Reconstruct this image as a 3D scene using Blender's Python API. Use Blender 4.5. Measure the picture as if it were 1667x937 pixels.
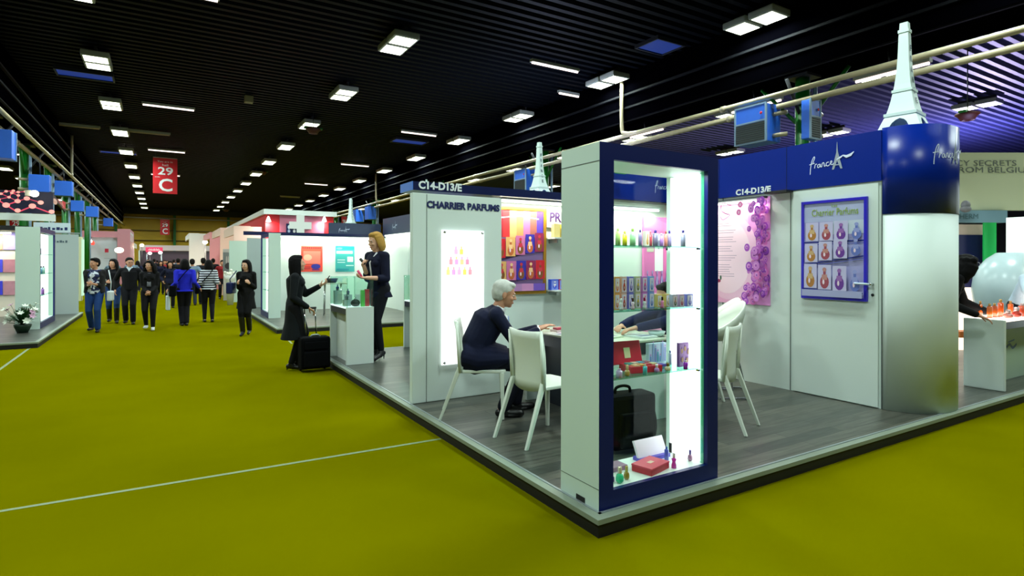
import bpy, bmesh, math, random
from mathutils import Vector, Matrix, Euler
random.seed(7)
for _o in list(bpy.data.objects): bpy.data.objects.remove(_o)
scene = bpy.context.scene
COL = scene.collection
R_ = math.radians

# ---------------------------------------------------------------- camera, world, exposure
CAM = Vector((-2.1458, -2.5727, 1.6)); YAW, ROLL, FPX = 0.5459, 0.002, 939.06
PX, PY = 833.5, 424.5
cd = bpy.data.cameras.new('camera'); cam = bpy.data.objects.new('camera', cd); COL.objects.link(cam)
cd.sensor_width = 36; cd.lens = FPX / 1667 * 36; cd.shift_y = -(468.5 - PY) / 1667
cd.clip_start = 0.05; cd.clip_end = 300
_f = Vector((math.sin(YAW), math.cos(YAW), 0)); _r = Vector((math.cos(YAW), -math.sin(YAW), 0)); _u = Vector((0, 0, 1))
_r2 = _r * math.cos(ROLL) + _u * math.sin(ROLL); _u2 = -_r * math.sin(ROLL) + _u * math.cos(ROLL)
_m = Matrix((_r2, _u2, -_f)).transposed().to_4x4(); _m.translation = CAM
cam.matrix_world = _m
scene.camera = cam
scene.view_settings.view_transform = 'Standard'; scene.view_settings.look = 'None'
scene.view_settings.gamma = 1; scene.view_settings.use_curve_mapping = False
scene.view_settings.exposure = 0.0
scene.cycles.max_bounces = 6; scene.cycles.diffuse_bounces = 3; scene.cycles.glossy_bounces = 3
scene.cycles.transparent_max_bounces = 12; scene.cycles.sample_clamp_indirect = 3.0
scene.cycles.caustics_reflective = False; scene.cycles.caustics_refractive = False
w = bpy.data.worlds.new('hall_air'); scene.world = w; w.use_nodes = True
w.node_tree.nodes['Background'].inputs[0].default_value = (0.10, 0.13, 0.2, 1)
w.node_tree.nodes['Background'].inputs[1].default_value = 0.15
P_LAMP = 165.0       # power of one twin hall lamp
C_LAMP = (0.84, 1.0, 0.94)

def ray(u, v):
    return (_f + _r2 * ((u - PX) / FPX) - _u2 * ((v - PY) / FPX))
def D(u, v, d): return CAM + ray(u, v) * d
def oz(u, v, z=0.111): r = ray(u, v); return CAM + r * ((z - CAM.z) / r.z)
def ox(u, v, x): r = ray(u, v); return CAM + r * ((x - CAM.x) / r.x)
def oy(u, v, y): r = ray(u, v); return CAM + r * ((y - CAM.y) / r.y)

# ---------------------------------------------------------------- materials
def lin(c):
    c = c.lstrip('#'); o = []
    for i in (0, 2, 4):
        x = int(c[i:i+2], 16) / 255
        o.append(x / 12.92 if x <= .04045 else ((x + .055) / 1.055) ** 2.4)
    return (*o, 1)
_mats = {}
def mat(name, col, rough=.5, metal=0, spec=.5, emit=None, es=1, noise=0, nscale=8, bump=0, coat=0):
    if name in _mats: return _mats[name]
    m = bpy.data.materials.new(name); m.use_nodes = True; nt = m.node_tree; b = nt.nodes['Principled BSDF']
    c = lin(col); b.inputs['Base Color'].default_value = c
    b.inputs['Roughness'].default_value = rough; b.inputs['Metallic'].default_value = metal
    b.inputs['Specular IOR Level'].default_value = spec
    if coat: b.inputs['Coat Weight'].default_value = coat
    if emit:
        b.inputs['Emission Color'].default_value = lin(emit); b.inputs['Emission Strength'].default_value = es
    if noise or bump:
        tc = nt.nodes.new('ShaderNodeTexCoord'); n = nt.nodes.new('ShaderNodeTexNoise'); n.inputs['Scale'].default_value = nscale
        n.inputs['Detail'].default_value = 4
        nt.links.new(tc.outputs['Object'], n.inputs['Vector'])
        if noise:
            r = nt.nodes.new('ShaderNodeMapRange'); r.inputs[3].default_value = 1 - noise; r.inputs[4].default_value = 1 + noise
            nt.links.new(n.outputs['Fac'], r.inputs[0])
            mx = nt.nodes.new('ShaderNodeVectorMath'); mx.operation = 'SCALE'; mx.inputs[0].default_value = c[:3]
            nt.links.new(r.outputs[0], mx.inputs['Scale']); nt.links.new(mx.outputs[0], b.inputs['Base Color'])
        if bump:
            bp = nt.nodes.new('ShaderNodeBump'); bp.inputs['Strength'].default_value = bump; bp.inputs['Distance'].default_value = .01
            nt.links.new(n.outputs['Fac'], bp.inputs['Height']); nt.links.new(bp.outputs[0], b.inputs['Normal'])
    _mats[name] = m; return m
def pc(col, rough=.45): return mat('print_' + col.strip('#') + '_%d' % (rough * 100), col, rough)
def glow(col, s): return mat('glow_' + col.strip('#') + '_%s' % s, '#101010', .6, emit=col, es=s)
def make_glass(name, tint, refl=.08):
    m = bpy.data.materials.new(name); m.use_nodes = True; nt = m.node_tree; nt.nodes.clear()
    o = nt.nodes.new('ShaderNodeOutputMaterial'); t = nt.nodes.new('ShaderNodeBsdfTransparent'); g = nt.nodes.new('ShaderNodeBsdfGlossy')
    t.inputs[0].default_value = lin(tint); g.inputs['Roughness'].default_value = .04
    lw = nt.nodes.new('ShaderNodeLayerWeight'); lw.inputs[0].default_value = .35
    mr = nt.nodes.new('ShaderNodeMapRange'); mr.inputs[3].default_value = refl * .5; mr.inputs[4].default_value = refl * 4
    mx = nt.nodes.new('ShaderNodeMixShader')
    nt.links.new(lw.outputs['Facing'], mr.inputs[0]); nt.links.new(mr.outputs[0], mx.inputs[0])
    nt.links.new(t.outputs[0], mx.inputs[1]); nt.links.new(g.outputs[0], mx.inputs[2]); nt.links.new(mx.outputs[0], o.inputs[0])
    return m
GLASS = make_glass('clear_glass', '#f2fffa', .05); GLASSB = make_glass('clear_back_glass', '#f4fffb', .006); GLASSG = make_glass('green_glass', '#b8e8d8', .12)

def floor_wood():
    m = bpy.data.materials.new('dark_plank_vinyl'); m.use_nodes = True; nt = m.node_tree; b = nt.nodes['Principled BSDF']
    tc = nt.nodes.new('ShaderNodeTexCoord'); br = nt.nodes.new('ShaderNodeTexBrick')
    br.inputs['Scale'].default_value = 1.0; br.inputs['Brick Width'].default_value = 1.2; br.inputs['Row Height'].default_value = .13
    br.inputs['Mortar Size'].default_value = .003; br.inputs['Color1'].default_value = lin('#58584f'); br.inputs['Color2'].default_value = lin('#363a36')
    br.inputs['Mortar'].default_value = lin('#151b1a')
    mp = nt.nodes.new('ShaderNodeMapping'); mp.inputs['Scale'].default_value = (1.5, 22, 1); n = nt.nodes.new('ShaderNodeTexNoise')
    n.inputs['Scale'].default_value = 2.2; n.inputs['Detail'].default_value = 5
    mx = nt.nodes.new('ShaderNodeMix'); mx.data_type = 'RGBA'; mx.blend_type = 'OVERLAY'; mx.inputs[0].default_value = .95
    nt.links.new(tc.outputs['Object'], br.inputs['Vector']); nt.links.new(tc.outputs['Object'], mp.inputs[0]); nt.links.new(mp.outputs[0], n.inputs['Vector'])
    nt.links.new(br.outputs['Color'], mx.inputs[6]); nt.links.new(n.outputs['Fac'], mx.inputs[7]); nt.links.new(mx.outputs[2], b.inputs['Base Color'])
    b.inputs['Roughness'].default_value = .34
    return m
def carpet():
    m = bpy.data.materials.new('yellow_carpet'); m.use_nodes = True; nt = m.node_tree; b = nt.nodes['Principled BSDF']
    tc = nt.nodes.new('ShaderNodeTexCoord'); n = nt.nodes.new('ShaderNodeTexNoise'); n.inputs['Scale'].default_value = .6; n.inputs['Detail'].default_value = 6
    cr = nt.nodes.new('ShaderNodeValToRGB'); cr.color_ramp.elements[0].color = lin('#656300'); cr.color_ramp.elements[1].color = lin('#6e6b00')
    cr.color_ramp.elements[0].position = .35; cr.color_ramp.elements[1].position = .65
    n2 = nt.nodes.new('ShaderNodeTexNoise'); n2.inputs['Scale'].default_value = 260; bp = nt.nodes.new('ShaderNodeBump'); bp.inputs['Strength'].default_value = .25; bp.inputs['Distance'].default_value = .004
    nt.links.new(tc.outputs['Object'], n.inputs['Vector']); nt.links.new(n.outputs['Fac'], cr.inputs[0]); nt.links.new(cr.outputs[0], b.inputs['Base Color'])
    nt.links.new(tc.outputs['Object'], n2.inputs['Vector']); nt.links.new(n2.outputs['Fac'], bp.inputs['Height']); nt.links.new(bp.outputs[0], b.inputs['Normal'])
    b.inputs['Roughness'].default_value = 1.0; b.inputs['Specular IOR Level'].default_value = 0
    return m
CARPET = carpet(); WOOD = floor_wood()
WHITE = mat('white_laminate', '#dfeae6', .5, noise=.02, nscale=2)
WALLP = mat('white_wall_panel', '#d9e8e2', .55, noise=.02, nscale=2)
NAVY = mat('navy_gloss_panel', '#012488', .3, spec=.3, noise=.05, nscale=1.5)
NAVYD = mat('dark_navy_panel', '#071646', .3, noise=.05, nscale=2)
BLACK = mat('black_skirting', '#050608', .6, noise=.1)
ALU = mat('brushed_aluminium', '#aab4b8', .35, metal=.6, noise=.05, nscale=20)
CHROME = mat('chrome', '#d8dde0', .12, metal=1, noise=.02)
GREEN = mat('green_painted_steel', '#0d6a1a', .4, noise=.1)
DSTEEL = mat('dark_steel', '#15181e', .5, noise=.1)
CREAM = mat('cream_painted_pipe', '#a09678', .4, noise=.1, nscale=4)
HBLUE = mat('blue_heater_casing', '#2a6be0', .45, noise=.05)
HSIDE = mat('pale_heater_trim', '#7d98b0', .5, noise=.05)
GRILLE = mat('heater_grille', '#4d5b58', .6, noise=.2, nscale=40)
LAMPBODY = mat('lamp_housing_grey', '#8f9488', .5, noise=.05)
TOWER = mat('pale_tower_board', '#dcf2ee', .5, noise=.02)
CHAIRW = mat('white_moulded_plastic', '#dfe8dc', .35, noise=.02)
RED = mat('banner_red', '#c81420', .5, noise=.05)
BFAB = mat('black_fabric', '#050609', .9, spec=.1, noise=.15, nscale=30)
TXNAVY = mat('navy_letters', '#0a1c58', .5, noise=.02)
TXWHITE = mat('white_letters', '#e8f2f4', .5, noise=.02)

# ---------------------------------------------------------------- mesh collector
class MB:
    def __init__(s): s.v = []; s.f = []; s.m = []; s.mats = []; s.sm = []
    def mi(s, m):
        if m not in s.mats: s.mats.append(m)
        return s.mats.index(m)
    def add(s, vs, fs, m, smooth=False):
        b = len(s.v); k = s.mi(m); s.v += [Vector(p) for p in vs]
        for f in fs: s.f.append([b + i for i in f]); s.m.append(k); s.sm.append(smooth)
        return s
    def box(s, a, b, m, bev=0):
        x0, x1 = sorted((a[0], b[0])); y0, y1 = sorted((a[1], b[1])); z0, z1 = sorted((a[2], b[2]))
        if bev <= 0:
            vs = [(x, y, z) for z in (z0, z1) for y in (y0, y1) for x in (x0, x1)]
            return s.add(vs, [(0, 2, 3, 1), (4, 5, 7, 6), (0, 1, 5, 4), (2, 6, 7, 3), (0, 4, 6, 2), (1, 3, 7, 5)], m)
        bm = bmesh.new(); bmesh.ops.create_cube(bm, size=1)
        for v in bm.verts: v.co = Vector(((x0+x1)/2 + v.co.x*(x1-x0), (y0+y1)/2 + v.co.y*(y1-y0), (z0+z1)/2 + v.co.z*(z1-z0)))
        bmesh.ops.bevel(bm, geom=bm.edges[:], offset=bev, segments=2, affect='EDGES', profile=.6)
        bm.verts.ensure_lookup_table(); bm.verts.index_update()
        s.add([v.co.copy() for v in bm.verts], [[v.index for v in f.verts] for f in bm.faces], m); bm.free(); return s
    def rbox(s, c, size, m, rz=0, bev=0, ry=0, rx=0):
        t = MB(); t.box([-q/2 for q in size], [q/2 for q in size], m, bev); M = Matrix.Translation(Vector(c)) @ Euler((rx, ry, rz)).to_matrix().to_4x4()
        return s.add([M @ v for v in t.v], t.f, m)
    def tube(s, pts, r, m, n=10, r1=None, caps=True):
        pts = [Vector(p) for p in pts]; k = len(pts); rs = [r + ((r1 if r1 is not None else r) - r) * i / (k-1) for i in range(k)] if not isinstance(r, (list, tuple)) else r
        vs = []; fs = []; up = None
        for i, p in enumerate(pts):
            t = (pts[min(i+1, k-1)] - pts[max(i-1, 0)]).normalized()
            if up is None: up = Vector((0, 0, 1)) if abs(t.z) < .9 else Vector((1, 0, 0))
            a = t.cross(up).normalized(); b = a.cross(t).normalized(); up = b
            for j in range(n):
                q = 2*math.pi*j/n; vs.append(p + (a*math.cos(q) + b*math.sin(q)) * rs[i])
        for i in range(k-1):
            for j in range(n): fs.append((i*n+j, i*n+(j+1) % n, (i+1)*n+(j+1) % n, (i+1)*n+j))
        if caps: fs.append(tuple(range(n-1, -1, -1))); fs.append(tuple((k-1)*n + j for j in range(n)))
        return s.add(vs, fs, m, True)
    def lathe(s, prof, c, m, n=20, axis='z'):
        c = Vector(c); vs = []; fs = []; k = len(prof)
        for (r, z) in prof:
            for j in range(n):
                q = 2*math.pi*j/n; vs.append(c + Vector((r*math.cos(q), r*math.sin(q), z)))
        for i in range(k-1):
            for j in range(n): fs.append((i*n+j, i*n+(j+1) % n, (i+1)*n+(j+1) % n, (i+1)*n+j))
        fs.append(tuple(range(n-1, -1, -1))); fs.append(tuple((k-1)*n + j for j in range(n)))
        return s.add(vs, fs, m, True)
    def ell(s, c, r, m, rot=(0, 0, 0), n=14, k=9):
        E = Euler(rot).to_matrix(); c = Vector(c); vs = [c + E @ Vector((0, 0, -r[2]))]; fs = []
        for i in range(1, k):
            th = math.pi*i/k
            for j in range(n):
                q = 2*math.pi*j/n; vs.append(c + E @ Vector((r[0]*math.sin(th)*math.cos(q), r[1]*math.sin(th)*math.sin(q), -r[2]*math.cos(th))))
        vs.append(c + E @ Vector((0, 0, r[2])))
        for j in range(n): fs.append((0, 1+(j+1) % n, 1+j)); fs.append((len(vs)-1, len(vs)-1-n+j, len(vs)-1-n+(j+1) % n))
        for i in range(k-2):
            for j in range(n): a = 1+i*n; fs.append((a+j, a+(j+1) % n, a+n+(j+1) % n, a+n+j))
        return s.add(vs, fs, m, True)
    def prism(s, poly, fn0, fn1, m, smooth=False):
        n = len(poly); vs = [fn0(*p) for p in poly] + [fn1(*p) for p in poly]
        fs = [tuple(range(n-1, -1, -1)), tuple(range(n, 2*n))] + [(i, (i+1) % n, n+(i+1) % n, n+i) for i in range(n)]
        return s.add(vs, fs, m, smooth)
    def loft(s, secs, m, n=20, closed=True):
        # secs: (centre, halfX vector, halfY vector)
        vs = []; fs = []; k = len(secs)
        for c, a, b in secs:
            for j in range(n):
                q = 2*math.pi*j/n; vs.append(Vector(c) + Vector(a)*math.cos(q) + Vector(b)*math.sin(q))
        for i in range(k-1):
            for j in range(n): fs.append((i*n+j, i*n+(j+1) % n, (i+1)*n+(j+1) % n, (i+1)*n+j))
        if closed: fs.append(tuple(range(n-1, -1, -1))); fs.append(tuple((k-1)*n + j for j in range(n)))
        return s.add(vs, fs, m, True)
    def mesh(s, name, M=None):
        me = bpy.data.meshes.new(name); me.from_pydata([(M @ v) if M else v for v in s.v], [], s.f)
        for m in s.mats: me.materials.append(m)
        me.polygons.foreach_set('material_index', s.m); me.polygons.foreach_set('use_smooth', s.sm)
        me.update()
        bm = bmesh.new(); bm.from_mesh(me); bmesh.ops.recalc_face_normals(bm, faces=bm.faces); bm.to_mesh(me); bm.free()
        return me
    def build(s, name, parent=None, label=None, cat=None, group=None, kind=None, local=False, bevel=0, world=None):
        M = None
        if parent is not None and not local: M = wm(parent).inverted()
        me = s.mesh(name, M)
        o = bpy.data.objects.new(name, me); COL.objects.link(o)
        if parent is not None: o.parent = parent
        tag(o, label, cat, group, kind)
        if bevel:
            b = o.modifiers.new('bevel', 'BEVEL'); b.width = bevel; b.segments = 2; b.limit_method = 'ANGLE'; b.angle_limit = R_(50)
        return o
def wm(o):
    M = Matrix.LocRotScale(o.location, o.rotation_euler, o.scale)
    return wm(o.parent) @ M if o.parent else M
def tag(o, label=None, cat=None, group=None, kind=None):
    if label: o['label'] = label
    if cat: o['category'] = cat
    if group: o['group'] = group
    if kind: o['kind'] = kind
    return o
def empty(name, loc=(0, 0, 0), label=None, cat=None, group=None, rz=0):
    o = bpy.data.objects.new(name, None); COL.objects.link(o); o.location = loc; o.rotation_euler = (0, 0, rz); o.empty_display_size = .1
    return tag(o, label, cat, group)
def copy_tree(o, parent=None):
    c = o.copy(); COL.objects.link(c)
    if parent is not None: c.parent = parent
    for ch in list(o.children):
        copy_tree(ch, c)
    return c
def copy_to(o, loc, rz=None, label=None, group=None, scale=None):
    c = copy_tree(o); c.location = loc
    if rz is not None: c.rotation_euler = (0, 0, rz)
    if label: c['label'] = label
    if group: c['group'] = group
    if scale: c.scale = (scale,)*3
    return c
ORD = ['first', 'second', 'third', 'fourth', 'fifth', 'sixth', 'seventh', 'eighth', 'ninth', 'tenth', 'eleventh', 'twelfth', 'thirteenth', 'fourteenth']
def area(parent, loc, size, power, color=(1, 1, 1), direction=(0, 0, -1), spread=R_(170)):
    l = bpy.data.lights.new('lamp_light', 'AREA'); l.shape = 'RECTANGLE'; l.size, l.size_y = size; l.energy = power; l.color = color; l.spread = spread
    o = bpy.data.objects.new('lamp_light', l); COL.objects.link(o)
    o.rotation_euler = Vector(direction).to_track_quat('-Z', 'Y').to_euler()
    if parent is not None: o.parent = parent; o.location = wm(parent).inverted() @ Vector(loc)
    else: o.location = loc
    return o

# flat graphics: shapes laid on a plane, each a hair in front of the last
class Pic:
    def __init__(s, O, ux, uy=(0, 0, 1), n=None):
        s.O = Vector(O); s.ux = Vector(ux).normalized(); s.uy = Vector(uy).normalized()
        s.n = Vector(n) if n else s.ux.cross(s.uy).normalized(); s.mb = MB(); s.k = 1
    def pt(s, x, y): return s.O + s.ux*x + s.uy*y + s.n*(s.k*.0006)
    def poly(s, pts, m): s.mb.add([s.pt(*p) for p in pts], [tuple(range(len(pts)))], m); s.k += 1; return s
    def rect(s, x0, y0, x1, y1, m): return s.poly([(x0, y0), (x1, y0), (x1, y1), (x0, y1)], m)
    def ell(s, cx, cy, rx, ry, m, n=14): return s.poly([(cx + rx*math.cos(2*math.pi*i/n), cy + ry*math.sin(2*math.pi*i/n)) for i in range(n)], m)
    def ring(s, cx, cy, r, w_, m, n=18):
        vs = []
        for i in range(n): a = 2*math.pi*i/n; vs += [s.pt(cx+r*math.cos(a), cy+r*math.sin(a)), s.pt(cx+(r-w_)*math.cos(a), cy+(r-w_)*math.sin(a))]
        s.mb.add(vs, [(2*i, 2*((i+1) % n), 2*((i+1) % n)+1, 2*i+1) for i in range(n)], m); s.k += 1; return s
    def line(s, pts, w_, m):
        vs = []; k = len(pts)
        for i, p in enumerate(pts):
            a = pts[max(i-1, 0)]; b = pts[min(i+1, k-1)]; dx, dy = b[0]-a[0], b[1]-a[1]; L = math.hypot(dx, dy) or 1
            ww = w_[i] if isinstance(w_, (list, tuple)) else w_
            nx, ny = -dy/L*ww/2, dx/L*ww/2; vs += [s.pt(p[0]+nx, p[1]+ny), s.pt(p[0]-nx, p[1]-ny)]
        s.mb.add(vs, [(2*i, 2*i+1, 2*i+3, 2*i+2) for i in range(k-1)], m); s.k += 1; return s
    def build(s, name, parent, **k): return s.mb.build(name, parent, **k)
def scribble(pic, x, y, w_, h, m, n=9):
    # a run of small marks, as unreadable lettering looks from afar
    for i in range(n):
        a = x + w_*i/n; b = a + w_/n*(.55 + .3*((i*7) % 3)/2); pic.rect(a, y, b, y + h*(.75 + .25*((i*5) % 2)), m)
    return pic
def spline(pts, n=6):
    out = []; P = [pts[0]] + list(pts) + [pts[-1]]
    for i in range(1, len(P)-2):
        for j in range(n):
            t = j/n; o = []
            for d in range(len(pts[0])):
                a, b, c, e = P[i-1][d], P[i][d], P[i+1][d], P[i+2][d]
                o.append(.5*((2*b) + (-a+c)*t + (2*a-5*b+4*c-e)*t*t + (-a+3*b-3*c+e)*t**3))
            out.append(tuple(o))
    out.append(tuple(pts[-1])); return out
def text(s, O, ux, width, height, m, parent, uy=(0, 0, 1), bold=.02, ext=.003, name='lettering', **k):
    cu = bpy.data.curves.new('t', 'FONT'); cu.body = s; cu.size = 1; cu.offset = bold; cu.extrude = .01; cu.resolution_u = 3
    to = bpy.data.objects.new('t', cu); COL.objects.link(to)
    me = bpy.data.meshes.new_from_object(to.evaluated_get(bpy.context.evaluated_depsgraph_get())); bpy.data.objects.remove(to)
    xs = [v.co.x for v in me.vertices]; ys = [v.co.y for v in me.vertices]
    x0, x1, y0, y1 = min(xs), max(xs), min(ys), max(ys); ux = Vector(ux).normalized(); uy = Vector(uy).normalized(); n = ux.cross(uy)
    M = wm(parent).inverted() if parent is not None else Matrix()
    for v in me.vertices:
        p = Vector(O) + ux*((v.co.x-x0)/(x1-x0)*width) + uy*((v.co.y-y0)/(y1-y0)*height) + n*(ext*(1 + (v.co.z > 0)) * .5)
        v.co = M @ p
    me.materials.clear(); me.materials.append(m); me.name = name
    for p in me.polygons: p.material_index = 0
    o = bpy.data.objects.new(name, me); COL.objects.link(o)
    if parent is not None: o.parent = parent
    return tag(o, **k) if k else o
# ================================================================ the hall
mb = MB(); mb.add([(-30, -8, 0), (34, -8, 0), (34, 68, 0), (-30, 68, 0)], [(0, 1, 2, 3)], CARPET); mb.build('floor', kind='structure')
# strips of tape over the joints of the carpet
TAPE = mat('grey_joint_tape', '#7d8c62', .6, noise=.1, nscale=10)
for (x0, y0, x1, y1, l) in [(-4.06, 2.28, 0.0, 2.19, 'thin grey tape strip across the yellow carpet in the foreground'), (-30, 10.2, -4.1, 10.6, 'thin grey tape strip beside the left stand platform'),
                            (0.0, 9.1, 0.1, 10.7, 'thin grey tape strip on the carpet before the far stand')]:
    d = Vector((x1-x0, y1-y0, 0)).normalized(); nn = Vector((-d.y, d.x, 0))*.018
    if l.startswith('thin grey tape strip beside'): a, b = Vector((-4.15, 7.2, 0)), Vector((-4.2, 11.6, 0)); d = (b-a).normalized(); nn = Vector((-d.y, d.x, 0))*.02
    else: a, b = Vector((x0, y0, 0)), Vector((x1, y1, 0))
    m = MB(); z = Vector((0, 0, .002)); z2 = Vector((0, 0, .0005))
    m.add([a-nn+z, b-nn+z, b+nn+z, a+nn+z, a-nn+z2, b-nn+z2, b+nn+z2, a+nn+z2], [(0, 1, 2, 3), (4, 7, 6, 5), (0, 4, 5, 1), (3, 2, 6, 7)], TAPE)
    m.build('tape_strip', label=l, cat='tape')
ZC = 6.75
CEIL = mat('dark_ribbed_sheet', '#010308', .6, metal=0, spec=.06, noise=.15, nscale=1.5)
CEIL_LIT = mat('violet_lit_ribbed_sheet', '#22264e', .5, metal=0, spec=.3, noise=.15, nscale=1.5)  # side bay copy of the sheet, lightened for the lavender light on it
def ribbed(name, x0, x1, y0, y1, m, pitch=.3):
    vs = []; fs = []; y = y0; prof = [(0, 0), (.12, 0), (.15, .10), (.27, .10)]
    ys = []
    while y < y1:
        for dy, dz in prof: ys.append((y+dy, ZC+dz))
        y += pitch
    for (yy, zz) in ys: vs += [(x0, yy, zz), (x1, yy, zz)]
    for i in range(len(ys)-1): fs.append((2*i, 2*i+1, 2*i+3, 2*i+2))
    mb = MB(); mb.add(vs, fs, m); return mb.build(name, kind='structure')
ribbed('ceiling', -30, 9.0, -8, 66.5, CEIL); ribbed('ceiling_side_bay', 9.0, 34, -8, 66.5, CEIL_LIT)
WBACK = mat('mustard_cladding', '#c09a08', .6, noise=.12, nscale=.6)
DARKW = mat('dark_side_wall', '#14151c', .8, noise=.1)
MB().box((-30, 66.6, 0), (34, 66.9, 9), WBACK).build('wall_back', kind='structure')
MB().box((-30.3, -8, 0), (-30, 66.6, 9), DARKW).build('wall_left', kind='structure')
MB().box((34, -8, 0), (34.3, 66.6, 9), DARKW).build('wall_right', kind='structure')
MB().box((-30, -8.3, 0), (34, -8, 9), DARKW).build('wall_front', kind='structure')
m = MB()
for x in [-18, -12, -6, -1, 4, 10, 16]: m.box((x-.12, 66.3, 0), (x+.12, 66.58, 6.7), GREEN)
m.build('trim_1', kind='structure')
m = MB()
for z in (6.35, 5.8): m.box((-30, 66.1, z), (34, 66.35, z+.13), CREAM)
for z in (4.6, 3.6): m.box((-30, 66.35, z), (34, 66.5, z+.06), mat('wall_rail', '#5e4c08', .6))
m.build('trim_2', kind='structure')
m = MB()
m.box((-30, 65.2, 6.2), (34, 66.2, ZC), mat('black_end_beam', '#07080c', .7)); m.build('trim_3', kind='structure')

# ---- longitudinal girders with cream pipes along both sides of the hall
def girder(x, s, no):
    m = MB()
    m.box((x-.55, -8, 5.45), (x+.55, 66.4, ZC-.02), mat('black_girder', '#010102', 1, spec=0))
    for z, dx in ((5.42, -.5), (5.75, -.56), (6.1, -.6)): m.box((x+s*dx-.03, -8, z), (x+s*dx+.03, 66.4, z+.05), mat('girder_edge', '#06070b', .8, spec=.1))
    m.build('trim_%d' % no, kind='structure')
girder(9.25, 1, 4); girder(-5.95, -1, 5)
def pipe_run(x, z, r, label):
    m = MB(); m.tube([(x, -7.9, z), (x, 66.0, z)], r, CREAM, 12)
    y = -6
    while y < 65: m.tube([(x, y, z), (x, y+.12, z)], r*1.25, CREAM, 12); y += 6
    return m.build('service_pipe', label=label, cat='pipe')
pipe_run(8.66, 5.02, .055, 'cream pipe running high along the right side of the hall, the upper one')
pipe_run(8.90, 4.84, .06, 'cream pipe running high along the right side of the hall, just below another')
pipe_run(-5.3, 5.02, .055, 'cream pipe running high along the left side of the hall, nearest the aisle')
pipe_run(-5.56, 4.84, .06, 'cream pipe running high along the left side of the hall, nearer the green columns')
def drop(x, y, label):
    m = MB(); m.tube(spline([(x, y, 6.7), (x, y, 5.3), (x+.02, y-.12, 5.08), (x+.05, y-.6, 5.02)], 4), .05, CREAM, 10)
    m.build('drop_pipe', label=label, cat='pipe')
drop(8.6, 9.35, 'bent cream pipe dropping from the dark ceiling to the long pipe above the showcase')
drop(8.6, 30.5, 'thin cream pipe dropping from the ceiling above the far right stand')
drop(-5.3, 27, 'thin cream pipe dropping from the ceiling on the left side')

# ---- green columns with blue heaters
def column(x, y, label, s):
    t = empty('steel_column', (x, y, 0), label, 'column')
    MB().tube([(x, y, 0), (x, y, 5.45)], .14, GREEN, 14).build('column_shaft', t)
    m = MB()
    for a in (-1, 1): m.tube([(x, y, 4.35), (x, y+a*.95, 5.4)], .04, GREEN, 8)
    m.tube([(x-s*.55, y, 5.3), (x, y, 4.5)], .035, DSTEEL, 8); m.build('brace', t)
    MB().box((x-.25, y-.25, 5.4), (x+.25, y+.25, 5.46), DSTEEL).build('cap_plate', t)
    MB().tube([(x+.17, y-.17, .0), (x+.17, y-.17, 5.2)], .04, HSIDE, 8).build('downpipe', t)
def heater(loc, rz, label, s=1.0, wf=1.0, df=1.0):
    # blue casing, pale trim, grille on its broad face (local -x side)
    t = empty('air_heater', loc, label, 'heater', 'blue air heaters on the columns', rz)
    B = MB; h = .78*s; w_ = .74*s*wf; d = .5*s*df
    b = MB().box((-d/2, -w_/2, 0), (d/2, w_/2, h), HBLUE, .015); b.build('casing', t, local=True)
    m = MB()
    for y in (-w_/2, w_/2): m.box((-d/2-.012, y-.02, -.01), (-d/2+.02, y+.02, h+.005), HSIDE)
    for z in (0, h*.56, h): m.box((-d/2-.01, -w_/2, z-.015), (-d/2+.02, w_/2, z+.015), HSIDE)
    m.build('trim_frame', t, local=True)
    g = MB(); g.box((-d/2-.008, -w_/2+.02, .02), (-d/2+.01, w_/2-.02, h*.53), GRILLE)
    for i in range(9): z = .04+i*h*.53/9.5; g.box((-d/2-.02, -w_/2+.03, z), (-d/2-.006, w_/2-.03, z+.012), DSTEEL)
    g.build('grille', t, local=True)
    p = MB()
    for z in (h*.15, h*.72): MB().tube([(0, -w_/2, z), (0, -w_/2-.12, z), (.05, -w_/2-.28, z)], .045, CREAM, 8).build('pipe_stub', t, local=True)
    MB().ell((-d/2-.02, -w_/2+.1, h*.75), (.01, .03, .03), RED).build('badge', t, local=True)
    MB().tube([(0, 0, h), (0, 0, 5.0-loc[2])], .018, DSTEEL, 6).build('mount_rod', t, local=True)
    return t
CY = [(8.95, 4.55), (8.95, 14.0), (8.95, 23.4), (8.95, 32.8)]
for i, (x, y) in enumerate(CY):
    column(x+.3, y, 'green steel column on the right side of the hall, %s from the camera' % ORD[i], 1)
column(9.25, 42.2, 'green steel column on the right side of the hall, fifth from the camera', 1)
for i, y in enumerate([17.6, 22.3, 27, 31.8, 36.5, 41.2, 46]): column(-6.05, y, 'green steel column on the left side of the hall, %s from the camera' % ORD[i], -1)
heater((8.75, 5.25, 4.1), R_(0), 'blue air heater with a grey grille above the navy fascia, left of its column')
heater((9.0, 4.22, 4.05), R_(90), 'narrow blue air heater hanging above the navy fascia, right of its column', 1, .45, .4)
heater((8.95, 14.75, 4.05), R_(0), 'blue air heater above the dark header bar, left of the white tower there')
heater((8.75, 21.6, 4.0), R_(0), 'blue air heater at the far right peeping out left of the white lettered panel')
heater((8.75, 32.0, 4.1), R_(180), 'blue air heater far off beside a green column, right of the distant white tower')
heater((8.75, 34.6, 4.1), R_(180), 'blue air heater far off just right of the distant white tower')
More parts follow.
